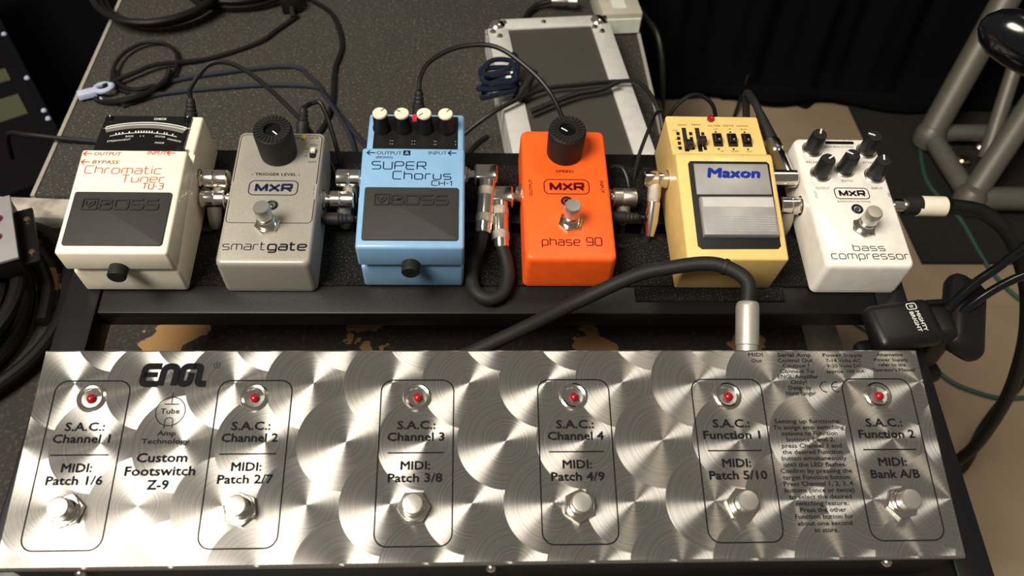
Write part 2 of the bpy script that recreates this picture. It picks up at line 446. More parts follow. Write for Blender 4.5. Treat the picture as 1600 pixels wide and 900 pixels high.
def outline(parent, x0, x1, y0, y1, r, w, m, mx, name='printed_frame', gaps=None):
    p = rrect(x0, x1, y0, y1, r); p.append(p[0]); bm = bmesh.new()
    ribbon(bm, [Vector(q) for q in p], w, 0, LIFT)
    return obj_flat(name, bm, m, parent, mx)
def arrow(parent, x, y, L, m, mx, s=1.0):
    bm = bmesh.new()
    ribbon(bm, [Vector((x + .5, y)), Vector((x + L, y))], .75 * s, 0, LIFT)
    ribbon(bm, [Vector((x + 2.3 * s, y + 1.9 * s)), Vector((x + .3, y)), Vector((x + 2.3 * s, y - 1.9 * s))], .8 * s, 0, LIFT)
    return obj_flat('arrow', bm, m, parent, mx)

# ================================================================== THE SETTING
struct(obj('floor', box(-1800, 2200, -900, 1700, -350, -330), FLOOR, None, 0))
joint = obj('trim_1', box(430, 2000, 405.5, 408.5, -330, -329.6), mat('floor_joint', (0.24, 0.18, 0.12), 0.7), None, 0); struct(joint)
def curtain():
    bm = bmesh.new(); base = [(120, 838), (250, 832), (433, 808), (580, 804), (828, 799), (1200, 790), (1700, 760)]
    P = smooth_path([(a, b, 0) for a, b in base], 20); rows = [(-330, 1.0, -16), (-316, .9, -8), (-300, .8, 4), (-270, 1, 6), (-200, 1.1, 14), (0, 1.2, 22), (900, 1.1, 30), (1500, 1, 30)]
    grid = []
    for z, a, o in rows:
        grid.append([bm.verts.new((p.x, p.y + o + a * (9 * math.sin(p.x * .062) + 5 * math.sin(p.x * .151 + 1)), z)) for p in P])
    for a, b in zip(grid, grid[1:]):
        for i in range(len(P) - 1): bm.faces.new((a[i], a[i + 1], b[i + 1], b[i]))
    return obj('stage_curtain', bm, CURT, None, 60)
tag(curtain(), 'black pleated stage curtain hanging down to the tan floor at the back', 'curtain')
bm = tube([(240, 806, -318), (330, 800, -314), (430, 786, -312), (520, 790, -314), (640, 772, -318), (760, 780, -318)], lambda t: 13 + 4 * math.sin(t * 19), 8)
tag(obj('bunched_hem', bm, CURT), 'bunched black cloth lying along the foot of the curtain', 'cloth')
bm = plate([(548, 796), (556, 473), (900, 474), (900, 799)], -330, -325)
tag(obj('floor_mat', bm, DARKMAT), 'dark rectangular floor mat under the metal truss', 'mat')
bm = plate([(-1500, -700), (-420, -700), (-420, 1500), (-1500, 1500)], -330, -327)
tag(obj('floor_carpet', bm, mat('black_carpet', (0.003, 0.003, 0.004), 1.0, spec=0.02)), 'black carpet on the floor left of the riser', 'carpet')

# black painted platform the pedalboard stands on
pf = thing('stage_platform', 'black painted plywood platform, chipped to bare wood, under the pedalboard', 'platform', (0, 0, -95), 'w')
obj('deck', box(-620, 258, -60, 312, -20, 0, 1), PLYBLACK, pf)
obj('side_panel', box(-610, 250, -50, 305, -235, -20), BLACKMET, pf)
obj('edge_strip', box(259, 289, -60, 312, -20, 0, 1), DULLALU, pf)
pk = obj('plank', box(-330, 330, -12, 11, -14, 0, 0.8), WOOD); pk.matrix_basis = Tr(-.215, .3145, -.0805) @ Rz(-0.045)
tag(pk, 'weathered grey wooden plank along the front of the carpeted riser', 'plank')

# carpeted riser with a thin aluminium edge
rz = thing('carpeted_riser', 'speckled dark grey carpeted riser with thin metal edging behind the pedals', 'riser', (-113, 330, -330), 'w', Rz(math.radians(.6)))
obj('body', box(-284, 282, 8, 700, 0, 238, 1), BLACKMET, rz)
obj('carpet_top', box(-284, 282, 8, 700, 238, 250, 1), CARPET, rz)
obj('edge_trim', box(-287.5, -284, 8, 700, 238, 251), TRIM, rz)
obj('edge_trim', box(282, 285.5, 8, 700, 238, 251), TRIM, rz)

# black equipment case on the left
lc = thing('equipment_case', 'black riveted equipment case on the floor at the far left', 'case', (-450, 500, -330), 'w', Rz(math.radians(33)))
obj('body', box(-420, 0, 0, 520, 0, 128, 3), mat('case_black', (0.003, 0.003, 0.004), 0.8, spec=0.1), lc)
for i, y in enumerate((40, 101, 118, 190, 296)):
    obj('rivet', lathe([(0, 2.4), (2.2, 1.7), (3.4, 0), (3.4, -1)], 10, mx=Tr(-5, y, 128.4)), PALEBL, lc)  # pale blue colour stands in for light reflected on the rivets
for y0, y1, x0 in ((122, 164, -150), (196, 222, -150)):
    obj('painted_opening', box(x0, -22, y0, y1, 127.5, 129.2), OLIVE, lc)  # flat olive strip painted in place of an opening showing lit floor

# ================================================================== PEDALBOARD
pbd = thing('pedalboard', 'black tilted metal pedalboard frame carrying the row of pedals', 'pedalboard', (2, 0, 0))
for s in (-1, 1):
    obj('side_arm', box(s * 270 - 11, s * 270 + 11, -62, 277, -26, -0.2, 1.6), mat('satin_black_arm', (0.0055, 0.006, 0.008), 0.4, spec=0.35), pbd)
for v0, v1 in ((211, 276), (137, 203), (26, 76), (-58, -8)):
    obj('rail', box(-258.8, 258.8, v0, v1, -18, -1.6, 1.2), BLACKMET, pbd)
for v0, v1, a, b in ((219, 262, -245, 240), (158, 198, -245, 230), (146.5, 157.4, 94, 196)):
    obj('hook_tape', box(a, b, v0, v1, -1.6, 0, .3), VELCRO, pbd)
for s in (-1, 1):
    for v, h in ((-45, 62), (262, 84)):
        obj('foot', cyl(9, -26 - h, -26, 1, 16, mx=Tr(s * 270, v, 0)), RUBBER, pbd)

# ================================================================== ENGL FOOTSWITCH UNIT
FT = math.atan(0.107)
fs = thing('midi_footswitch', 'wide engine-turned steel foot controller with six round push buttons', 'footswitch', (-3.1, -33.7, 0))
PL = Tr(0, 0, 41.1) @ Rx(FT)
obj('chassis', prism([(1.2, 0), (1.2, 37.5), (114, 49.5), (114, 0)], -244.5, 244.5, .8), mat('black_crackle', (0.012, 0.012, 0.012), 0.55, bump=0.8, bscale=1200), fs)
bm = bmesh.new()
# bent sheet cover: top with rolled front and back lips
prof = [(-.9, -5.5), (-.9, -1.6), (-.5, -.5), (.5, 0), (115, 0), (115.8, -.5), (116.2, -1.6), (116.2, -6)]
a = [bm.verts.new((-247.3, y, z)) for y, z in prof]; b = [bm.verts.new((247.3, y, z)) for y, z in prof]
for i in range(len(prof) - 1): bm.faces.new((a[i], b[i], b[i + 1], a[i + 1]))
for sgn, row in ((-1, a), (1, b)):
    t0 = bm.verts.new((sgn * 247.8, .5, -6)); t1 = bm.verts.new((sgn * 247.8, 115, -6)); bm.faces.new((row[3], row[4], t1, t0))
for v in bm.verts: v.co *= S
me = bpy.data.meshes.new('steel_cover'); bmesh.ops.recalc_face_normals(bm, faces=bm.faces); bm.to_mesh(me); bm.free(); me.materials.append(STEEL)
cov = bpy.data.objects.new('steel_cover', me); C.objects.link(cov); cov.parent = fs
PLm = PL.copy(); PLm.translation = PLm.translation * S; cov.matrix_basis = PLm
chan = [-217.6, -130.2, -41.4, 45.3, 132.3, 219]
names = [('Channel 1', 'Patch 1/6'), ('Channel 2', 'Patch 2/7'), ('Channel 3', 'Patch 3/8'), ('Channel 4', 'Patch 4/9'), ('Function 1', 'Patch 5/10'), ('Function 2', 'Bank A/B')]
btn_t = [(0, 0), (.02, .02), (0, .03), (.02, .01), (.02, .03), (.03, .03)]
for i, x in enumerate(chan):
    outline(fs, x - 20, x + 20, 8.4, 98, 6.5, .75, INK, PL)
    text(fs, 'S.A.C.:', x, 70.1, 4.5, INK, PL, bold=.03, width=20.5)
    w = {0: 29.5, 1: 29.5, 2: 30.5, 3: 30.5, 4: 31.5, 5: 31.5}[i]
    text(fs, names[i][0], x, 63.6, 4.5, INK, PL, bold=.03, width=w)
    bm = bmesh.new(); ribbon(bm, [Vector((x - 15, 57)), Vector((x + 15, 57))], .75, 0, LIFT); obj_flat('divider_line', bm, INK, fs, PL)
    text(fs, 'MIDI:', x, 48.0, 4.5, INK, PL, bold=.03, width=15.5)
    text(fs, names[i][1], x, 41.4, 4.5, INK, PL, bold=.03, width=(28.5 if i < 4 else 31.5 if i == 4 else 27))
    ledx = x + (0 if i else .3)
    cup = obj('led_bezel', lathe([(8.0, 0), (7.7, .8), (6.7, 1.3), (5.6, .9), (4.9, -1.2), (0, -1.4)], 28, mx=PL @ Tr(ledx, 88.2, 0)), CHROME, fs)
    obj('red_led', lathe([(2.6, -1.4), (2.6, 1.0), (2.2, 2.0), (1.3, 2.8), (0, 3.1)], 18, mx=PL @ Tr(ledx + .2, 87.6, 0)), REDLED, cup)
    bb = bmesh.new(); hexa(9.0, 0, 2.6, bb, PL @ Tr(x, 27.8, 0) @ Rz(.3 + i * .4)); cyl(7.3, 2.6, 3.4, .3, 24, bb, PL @ Tr(x, 27.8, 0))
    sw = obj('hex_nut', bb, CHROME, fs, 25)
    obj('threaded_collar', lathe([(5.9, 3.3), (5.9, 4.2), (5.5, 4.5), (5.9, 4.9), (5.5, 5.3), (5.9, 5.7), (5.5, 6.1), (0, 6.1)], 24, mx=PL @ Tr(x, 27.8, 0)), CHROME, sw)
    obj('push_button', lathe([(5.4, 6), (5.4, 11.6), (4.9, 12.3), (3.2, 12.5), (0, 12.6)], 28, mx=PL @ Tr(x, 27.8, 0)), BTN, sw)
# ENGL wordmark, drawn from heavy rounded strokes
def engl(parent, x0, y0, W, H, sw, mx):
    bm = bmesh.new()
    sh = [[(.30, .92), (.07, .92), (.07, .56), (.07, .08), (.31, .08)], [(.06, .52), (.27, .52)],
          [(.345, .0), (.345, .92), (.535, .92), (.535, 0)],
          [(.80, .92), (.615, .92), (.615, .08), (.755, .08), (.755, .62)],
          [(.76, .92), (.87, .92), (.87, .08), (1.0, .08)]]
    for k, pl in enumerate(sh):
        q = [(x0 + px * W + py * H * .10, y0 + py * H) for px, py in pl]
        ribbon(bm, fillet(q, H * (.42 if k in (0, 2, 3) else .22)), sw * (1 if k != 1 else .8), 0, LIFT)
    return obj_flat('wordmark', bm, INK, parent, mx)
engl(fs, -195, 95.2, 37.5, 12.2, 3.7, PL)
def ring(parent, x, y, r, w, m, mx, name='printed_circle', a0=0, a1=360, ry=None):
    n = 36; P = [Vector((x + r * math.cos(math.radians(a0 + (a1 - a0) * i / n)), y + (ry or r) * math.sin(math.radians(a0 + (a1 - a0) * i / n)))) for i in range(n + 1)]
    bm = bmesh.new(); ribbon(bm, P, w, 0, LIFT); return obj_flat(name, bm, m, parent, mx)
ring(fs, -152.8, 107.0, 1.7, .3, INK, PL); text(fs, 'R', -152.8, 106.2, 1.7, INK, PL)
ring(fs, -174.2, 80.6, 7.8, .5, INK, PL, ry=8.0)
bm = bmesh.new()
ribbon(bm, [Vector((-174.2, 91)), Vector((-174.2, 84.6))], .5, 0, LIFT); ribbon(bm, [Vector((-178, 84.6)), Vector((-170.3, 84.6))], .6, 0, LIFT)
ribbon(bm, fillet([(-176.3, 71.2), (-176.3, 77), (-172.1, 77), (-172.1, 71.2)], 2), .5, 0, LIFT)
obj_flat('tube_symbol', bm, INK, fs, PL)
for s_, y, h, w in (('Tube', 79.3, 2.9, 10.2), ('Amp', 67.2, 2.7, 9.6), ('Technology', 62.8, 2.7, 25)): text(fs, s_, -174.3, y, h, INK, PL, bold=.022, width=w)
for s_, y, w in (('Custom', 53.0, 26), ('Footswitch', 45.9, 36), ('Z-9', 38.7, 10.8)): text(fs, s_, -174.5, y, 4.8, INK, PL, bold=.03, width=w)
def para(lines, x, y, dy, h, bold=.022, name='small_print', wmax=None):
    bm = bmesh.new()
    for i, l in enumerate(lines):
        l, w = l if isinstance(l, tuple) else (l, None)
        add_text(bm, l, x, y - i * dy, h, bold=bold, width=w)
    for f in bm.faces:
        if f.normal.z < 0: f.normal_flip()
    obj_flat(name, bm, INK, fs, PL)
para([('MIDI', 8.4), ('Out', 6.2)], 152, 111.9, 3.6, 2.1)
para([('Serial Amp', 19.5), ('Control Out', 20.5), ('Caution !', 15.5), ('Connect To', 19.8), ('ENGL Amplifier', 23.5), ('Only!', 9), ('Design by', 13), ('Horst Langer', 17.2)], 174.6, 111.6, 3.3, 2.3)
para([('Power Supply', 23.5), ('7-14 Volts AC', 20.5), ('9-20 Volts DC', 20.5), ('approx. 100 mA', 22.5)], 203, 111.6, 3.3, 2.0)
para([('Alternative', 15.5), ('Power Supply', 20), ('refer to the', 16), ("Operator's Manual", 25.5)], 231.2, 111.9, 3.1, 1.9)
bm = bmesh.new()
for cx in (189.6, 196.2):
    P = [Vector((cx + 3.0 * math.cos(math.radians(a)), 93.3 + 3.0 * math.sin(math.radians(a)))) for a in range(75, 290, 8)]
    ribbon(bm, P, .6, 0, LIFT)
ribbon(bm, [Vector((193.2, 93.3)), Vector((196.4, 93.3))], .6, 0, LIFT)
obj_flat('conformity_mark', bm, INK, fs, PL)
para([('Setting up functions:', 37.5), ('To assign amp switching', 40), ('options to Function', 31.5), ('buttons 1 and 2,', 27), ('press Channel 1 and', 33.5), ('the desired Function', 33.5), ('button simultaneously', 36), ('until the LED flashes.', 34.5), ('Confirm by pressing the', 39.5), ('target Function button.', 37.5), ('Press Channel 1, 2, 3, 4', 38), ('buttons (once or twice)', 38), ('to select the desired', 34), ('switching feature.', 29), ('Press the other', 25), ('Function button for', 31.5), ('about one second', 29.5), ('to store.', 13)], 175.6, 72.2, 3.47, 2.4)
for x in (-210, -1, 210):
    obj('front_screw', lathe([(0, 3.2), (1.6, 2.9), (2.7, 1.8), (3.1, 0), (3.1, -.6), (0, -.6)], 14, mx=axis_mx((x, .8, 29.5), (0, -1, .25))), CHROME, fs)
obj('socket_panel', box(60, 200, 114.2, 115.4, 8, 42), BLACKMET, fs)

# ================================================================== PEDAL PARTS
def jack_nut(parent, x, v, w, d):
    """threaded nut and washer on a side wall, d = -1 left / +1 right"""
    bb = bmesh.new(); m_ = axis_mx((x, v, w), (d, 0, 0))
    cyl(7.0, 0, .8, .2, 20, bb, m_); hexa(6.2, .8, 2.6, bb, m_); cyl(4.6, 2.6, 4.2, .2, 16, bb, m_)
    return obj('jack_nut', bb, CHROME, parent, 25)

def boss_pedal(pname, label, u0, vf, wf, vb, wb, bodymat, backv, backw):
    t = thing(pname, label, 'pedal', (u0, vf, 0))
    L = vb - vf; bk = backv - vf
    base = prism([(3, 0), (3, 23), (L - 4, 35), (L + 2, 36), (L + 7, backw + 2.5), (bk, backw), (bk + 1, 0)], -33, 33, 2.2)
    obj('base', base, bodymat, t)
    tr = prism([(0, 29.5), (0, wf), (L, wb), (L + 1, 38.5), (L - 4, 36.8), (6, 26.5)], -33.6, 33.6, 2.0)
    tr = obj('treadle', tr, bodymat, t)
    th = math.atan2(wb - wf, L); PM = Tr(0, 0, wf) @ Rx(th)
    pad = obj('rubber_pad', plate(rrect(-29.8, 29.8, 5, 44, 1.6, 4), -.3, 1.4, .5), PADRUB, t, mx=PM)
    s1 = obj('thumb_screw', lathe([(0, 8), (5.0, 8), (5.7, 7.2), (5.7, .6), (3, 0), (3, -6), (0, -6)], 24, mx=axis_mx((-.3, .5, 32.2), (0, -1, .05))), RUBBER, t)
    # moulded logo on the pad
    bm = bmesh.new()
    for pl in ([(0, 0), (1.15, 0), (1.15, 1), (0, 1), (0, 0)], [(.25, .8), (.25, .45), (.55, .2), (.9, .45), (.9, .8)], [(.5, .45), (.72, .72)]):
        ribbon(bm, fillet([(-23 + px * 7.6, 30.5 + py * 7.8) for px, py in pl], .4), .9, 1.2, 2.1)
    x = 0
    for ch in 'BOSS':
        w, pls = G[ch]
        for pl in pls: ribbon(bm, fillet([(-12.6 + (x + px) * 7.2, 31 + py * 6.8) for px, py in pl], 1.3), 1.7, 1.2, 2.1)
        x += w + .27
    obj_flat('moulded_logo', bm, LOGORUB, t, PM)
    return t, PM, L

# ---------------- chromatic tuner
t, PM, L = boss_pedal('tuner_pedal', 'cream chromatic tuner pedal with black rubber treadle and meter display', -233, 150, 48.5, 228, 53, CREAM, 271, 39.0)
arrow(t, -32, 74.4, 5.6, REDINK, PM); text(t, 'OUTPUT', -25.4, 73.1, 2.7, BROWNINK, PM, align='LEFT', width=16.8, slant=.2, bold=.014)
text(t, 'INPUT', 8, 74.1, 2.7, REDINK, PM, align='LEFT', width=12, slant=.2, bold=.014); arrow(t, 20.6, 75.5, 5.6, REDINK, PM)
arrow(t, -32, 67.8, 5.6, REDINK, PM); text(t, 'BYPASS', -25.2, 66.5, 2.7, BROWNINK, PM, align='LEFT', width=16.2, slant=.2, bold=.014)
stroke_text(t, 'Chromatic', -28, 19.6, 58.9, 5.9, .62, REDINK, PM)
stroke_text(t, 'Tuner', -4, 22.6, 52.3, 5.6, .62, REDINK, PM)
stroke_text(t, 'TU-3', 10, 22.8, 47.2, 4.4, .62, BROWNINK, PM)
pth = math.atan2(-3.0, 36); PP = Tr(-1.6, 84.5, 42.1) @ Rx(pth)
dp = obj('display_panel', plate(rrect(-30.5, 27.6, 0, 34.5, 1.2, 3), -.5, 1.2, .3), mat('smoked_display', (0.006, 0.006, 0.007), 0.18), t, mx=PP)
PP = PP @ Tr(0, 0, 1.2)
ring(t, -1, -52, 76, 1.7, SILVERINK, PP, 'meter_band', 69.5, 110.5, 78); ring(t, -1, -52, 73.4, 2.4, mat('grey_band', (.16, .155, .145), .4), PP, 'meter_band', 69.5, 110.5, 75.6)
ring(t, -1, -52, 78, .8, WINK, PP, 'meter_line', 70, 110, 80); ring(t, -1, -52, 68, .5, WINK, PP, 'scale_line', 71, 109, 70)
bm = bmesh.new()
for a in (74, 77.5, 79, 83, 86, 87.5, 89, 90.5, 92, 93.5, 95, 98.5, 102, 103.8, 105.5):
    c_, s_ = math.cos(math.radians(a)), math.sin(math.radians(a)); ribbon(bm, [Vector((-1 + 68 * c_, -52 + 70 * s_)), Vector((-1 + 69.6 * c_, -52 + 71.8 * s_))], .8, 0, LIFT)
obj_flat('scale_tick', bm, WINK, t, PP)
text(t, 'CHECK', 6.5, 30.6, 1.9, WINK, PP, bold=.02, width=8.5)
for s_, x, y, r_, w in (('BASS', -10, 13.6, .10, 5), ('GUITAR', 10, 13.6, -.12, 7), ('CHROMATIC', 20, 10.2, -.28, 10), ('STREAM/CENT', -16, 9.6, .16, 15), ('MODE', 11, 7.6, -.04, 6), ('+50', 26.0, 21.8, 0, 4.6), ('-50', -27.2, 21.2, 0, 4.2)):
    text(t, s_, x, y, 1.5, WINK, PP, width=w, rz=r_)
for x, y in ((-8, 13.4), (-6, 13.6)): text(t, '4', x + 5, y + .5, 1.3, WINK, PP)
for x in (-27.4, 24.6):
    obj('panel_screw', lathe([(0, .9), (1.0, .9), (1.2, .5), (2.0, 1.1), (2.3, .5), (2.3, -.3), (0, -.3)], 12, mx=PP @ Tr(x, 31.6, 0)), GLOSSBK, t)
obj('side_button', lathe([(0, 4), (2.4, 3.6), (2.8, 0), (2.8, -4)], 14, mx=PP @ Tr(27.2, .2, 0)), BLACKPL, t)
jack_nut(t, 33, 77.5, 24, 1)

# ---------------- super chorus
t, PM, L = boss_pedal('chorus_pedal', 'sky blue chorus pedal with four cream-capped knobs', -53, 154, 50, 230, 55.5, BLUE, 273, 42)
arrow(t, -30.5, 71.7, 5.6, NAVY, PM); text(t, 'OUTPUT', -24.2, 70.3, 2.7, NAVY, PM, align='LEFT', width=16.3)
bm = plate(rrect(-6.7, -2.0, 69.8, 73.8, .4, 2), .02, LIFT); obj('badge', bm, NAVY, t, 0, mx=PM); text(t, 'A', -4.35, 70.6, 2.4, BLUE, PM, z=.16, bold=.03)
text(t, '(MONO)', -18.8, 67.2, 1.8, NAVY, PM, width=10.5, bold=.01); text(t, 'INPUT', 9.6, 70.7, 2.7, NAVY, PM, align='LEFT', width=11.8); arrow(t, 22.4, 72.1, 5.6, NAVY, PM)
stroke_text(t, 'SUPER', -26.4, 8.3, 58.8, 5.9, .75, NAVY, PM)
stroke_text(t, 'Chorus', -12.6, 24.6, 51.1, 6.0, .75, NAVY, PM)
stroke_text(t, 'CH-1', 12.5, 25.2, 46.3, 3.6, .6, NAVY, PM)
pth = math.atan2(-2.5, 36); PP = Tr(0, 82.5, 44.2) @ Rx(pth)
obj('knob_panel', plate(rrect(-28.6, 28.6, 0, 33.5, 1.0, 3), -.6, .5), BLACKPL, t, mx=PP)
for i, x in enumerate((-23.6, -9.0, 6.0, 20.4)):
    K = PP @ Tr(x, 20.5, .5)
    bb = lathe([(6.0, 0), (6.0, 2), (5.3, 3.2), (5.0, 13.5)], 20)
    for k in range(20):
        if k % 2 == 0:
            a = 2 * PI * k / 20; m_ = Rz(a) @ Tr(5.15, 0, 8)
            box(-.3, .3, -.35, .35, -5, 5, bm=bb) if False else None
    kn = obj('knob', bb, BLACKPL, t, mx=K)
    obj('knob_cap', lathe([(5.0, 13.5), (5.0, 14.8), (4.5, 15.5), (0, 15.6)], 24, mx=K), KNOBW, kn)
    bm = bmesh.new(); a = (.9, 2.6, 3.9, .9)[i]; ribbon(bm, [Vector((1.2 * math.cos(a), 1.2 * math.sin(a))), Vector((4.6 * math.cos(a), 4.6 * math.sin(a)))], .6, 0, 15.72)
    obj_flat('pointer_line', bm, INK, kn, K)
obj('check_led', lathe([(1.9, 0), (1.9, 1.5), (1.2, 2.7), (0, 3.1)], 14, mx=PP @ Tr(-1.5, 31.5, .5)), mat('lit_red_lens', (.5, .01, .015), .2, emit=((1, .02, .05), .8)), t)
text(t, 'CHECK', -1.5, 28.2, 1.0, WINK, PP @ Tr(0, 0, .5), width=4)
bm = bmesh.new()
for x in (-23.6, -9.0, 6.0, 20.4):
    for a in (-6.6, 6.6):
        for yy in (6, 9): add_text(bm, '.', x + a, yy, 3)
obj_flat('scale_dots', bm, WINK, t, PP @ Tr(0, 0, .5))
jack_nut(t, -33, 75, 24, -1); jack_nut(t, 33, 79, 24, 1)

# ---------------- MXR style pedals
def mxr(pname, label, u0, v0, m):
    t = thing(pname, label, 'pedal', (u0, v0, 0))
    bm = bmesh.new()
    # die-cast box, a little wider at the foot
    def loop(hx, hy, z, r): return [bm.verts.new((x, y, z)) for x, y in rrect(-hx, hx, -hy, hy, r, 5)]
    rings = [loop(30.2, 55.9, 2.4, 4.2), loop(29.8, 55.3, 27.5, 4.2), loop(29.4, 54.9, 29.7, 4.2), loop(28.6, 54.1, 31.0, 3.8), loop(27.4, 52.9, 31.5, 3.2)]
    for a, b in zip(rings, rings[1:]):
        n = len(a)
        for i in range(n): bm.faces.new((a[i], a[(i + 1) % n], b[(i + 1) % n], b[i]))
    bm.faces.new(rings[-1]); bm.faces.new(rings[0][::-1])
    obj('enclosure', bm, m, t, 50)
    obj('bottom_plate', plate(rrect(-30.0, 30.0, -55.7, 55.7, 4.2, 5), 0, 2.1), m, t)
    return t, Tr(0, 0, 31.5)
def big_knob(t, PM, x, y, h, ang):
    K = PM @ Tr(x, y, 0)
    kn = obj('knob', lathe([(12.4, 0.4), (12.5, 2), (12.9, h - 3), (12.6, h - 1.2), (11.6, h - .2), (6.0, h - .2), (5.6, h - 3.5), (0, h - 3.5)], 40, mx=K), RUBBER, t)
    obj('knob_core', lathe([(5.2, h - 3.5), (5.0, h - 2.4), (0, h - 2.3)], 24, mx=K), GLOSSBK, kn)
    bm = bmesh.new()
    for i in range(26):
        a = 2 * PI * i / 26; c_, s_ = math.cos(a), math.sin(a)
        r0, r1, hw = 6.8, 12.0, .42
        q = [(r0, -hw), (r1, -hw * 1.7), (r1, hw * 1.7), (r0, hw)]
        lo = [bm.verts.new((c_ * px - s_ * py, s_ * px + c_ * py, h - .4)) for px, py in q]
        hi = [bm.verts.new((c_ * px - s_ * py, s_ * px + c_ * py, h + .55)) for px, py in q]
        bm.faces.new(hi)
        for k in range(4): bm.faces.new((lo[k], lo[(k + 1) % 4], hi[(k + 1) % 4], hi[k]))
    obj('grip_ribs', bm, RUBBER, kn, 0, mx=K)
    bm = bmesh.new(); ribbon(bm, [Vector((0, 0)), Vector((4.9 * math.cos(ang), 4.9 * math.sin(ang)))], .8, 0, h - 2.1); obj_flat('pointer_line', bm, WINK, kn, K)
def stomp(t, PM, x, y, lean=0):
    K = PM @ Tr(x, y, 0)
    bb = bmesh.new(); hexa(8.4, 0, 2.6, bb, K @ Rz(.25)); cyl(7.0, 2.6, 3.2, .2, 20, bb, K)
    n = obj('hex_nut', bb, CHROME, t, 25)
    obj('threaded_collar', lathe([(5.8, 3.1), (5.8, 4.4), (5.4, 4.8), (5.8, 5.3), (5.4, 5.8), (5.8, 6.3), (5.4, 6.8), (5.8, 7.3), (5.4, 7.8), (5.4, 8.2), (0, 8.2)], 24, mx=K), CHROME, n)
    obj('push_button', lathe([(4.2, 8), (4.2, 10), (5.3, 10.6), (5.3, 19.2), (4.8, 20), (0, 20.1)], 28, mx=K), BTN, n)
def lens(t, PM, x, y, m=GLOSSBK):
    b_ = obj('led_bezel', lathe([(4.0, 0), (4.0, .5), (3.5, 1.0), (2.4, .7), (2.2, -.2), (0, -.2)], 22, mx=PM @ Tr(x, y, 0)), BLACKPL, t)
    obj('led_lens', lathe([(1.8, -.2), (1.6, .5), (.8, .9), (0, 1)], 14, mx=PM @ Tr(x, y, 0)), m, b_)
def mxr_logo(t, PM, x0, x1, y0, y1, m, sw=.9):
    outline(t, x0, x1, y0, y1, (y1 - y0) * .3, .7, m, PM, 'logo_frame')
    W = x1 - x0; H = y1 - y0
    stroke_text(t, 'MXR', x0 + W * .15, x1 - W * .13, y0 + H * .27, H * .46, sw * 1.7, m, PM, r=.08, name='wordmark')

SMOKE = mat('smoke_lens', (0.05, 0.045, 0.04), 0.15)
t, PM = mxr('noise_gate_pedal', 'grey metal noise gate pedal with one large ribbed black knob', -146.6, 209, GREY)
outline(t, -27.6, 27.6, -23.4, 51.8, 3, .45, INK, PM)
for x, y0_, y1_ in ((-27.6, -5, 10.5), (27.6, -4, 9)):
    bm = bmesh.new(); bm.faces.new([bm.verts.new(p) for p in ((x - .8, y0_, .12), (x + .8, y0_, .12), (x + .8, y1_, .12), (x - .8, y1_, .12))])
    obj_flat('frame_gap', bm, GREY, t, PM)
big_knob(t, PM, -.4, 36, 24, -.75)
obj('status_led', lathe([(2.1, 0), (1.9, 1), (1, 1.8), (0, 2)], 16, mx=PM @ Tr(15.2, 49.6, 0)), YELLED, t)
text(t, 'GATE', 21.8, 48.9, 1.7, INK, PM, width=6.5); text(t, 'TRIGGER', 9.0, 48.9, 1.7, INK, PM, width=7)
text(t, 'FULL', 22.8, 42.6, 1.6, INK, PM, width=5); text(t, 'HISS', 23, 27.4, 1.6, INK, PM, width=5)
for i, ch in enumerate('MID'): text(t, ch, 18.4, 38.6 - i * 3, 1.6, INK, PM)
sl = obj('toggle_slot', plate(rrect(20.6, 25.0, 31.4, 39.5, 1.5, 4), 0, .25), BLACKPL, t, mx=PM)
obj('toggle', box(21.0, 24.6, 34.8, 38.8, .2, 3.2, .8), WHITEPL, sl, mx=PM)
text(t, '- TRIGGER LEVEL -', -.2, 15.9, 2.2, INK, PM, width=32, bold=.02)
mxr_logo(t, PM, -16.4, 15.6, -.6, 11.4, NAVY, 1.1)
lens(t, PM, .4, -9.2, SMOKE); stomp(t, PM, -.2, -25.2)
text(t, 'OUTPUT', -27, -2.6, 1.8, INK, PM, rz=PI / 2, align='LEFT', width=11, bold=.02); text(t, 'INPUT', 26.4, 7.2, 1.8, INK, PM, rz=-PI / 2, align='LEFT', width=9, bold=.02)
stroke_text(t, 'smart', -26.2, .2, -44.6, 6.2, .62, INK, PM, gap=.3); stroke_text(t, 'gate', 2.2, 26.2, -44.6, 6.2, 1.15, INK, PM, gap=.3)
jack_nut(t, -29.8, 7, 17, -1); jack_nut(t, 29.8, 7, 17, 1)

t, PM = mxr('phaser_pedal', 'bright orange phaser pedal with a single ribbed black knob', 49.6, 213.5, ORANGE)
big_knob(t, PM, .2, 34.5, 24, 2.5)
text(t, 'SPEED', -.4, 16.4, 2.2, PURPLEINK, PM, width=12.4, bold=.025)
mxr_logo(t, PM, -15.3, 15.3, -2.2, 10.2, PURPLEINK, 1.1)
text(t, 'OUTPUT', -23.4, -4, 2.2, PURPLEINK, PM, rz=PI / 2, align='LEFT', width=14, bold=.02); text(t, 'INPUT', 23.2, 9.6, 2.2, PURPLEINK, PM, rz=-PI / 2, align='LEFT', width=10.5, bold=.02)
lens(t, PM, -.6, -8.4, GLOSSBK); stomp(t, PM, .6, -26.6)
stroke_text(t, 'phase 90', -18.6, 20.4, -44.3, 6.2, .75, PURPLEINK, PM)
jack_nut(t, -29.8, 9.5, 17, -1); jack_nut(t, 29.8, 6.5, 17, 1)

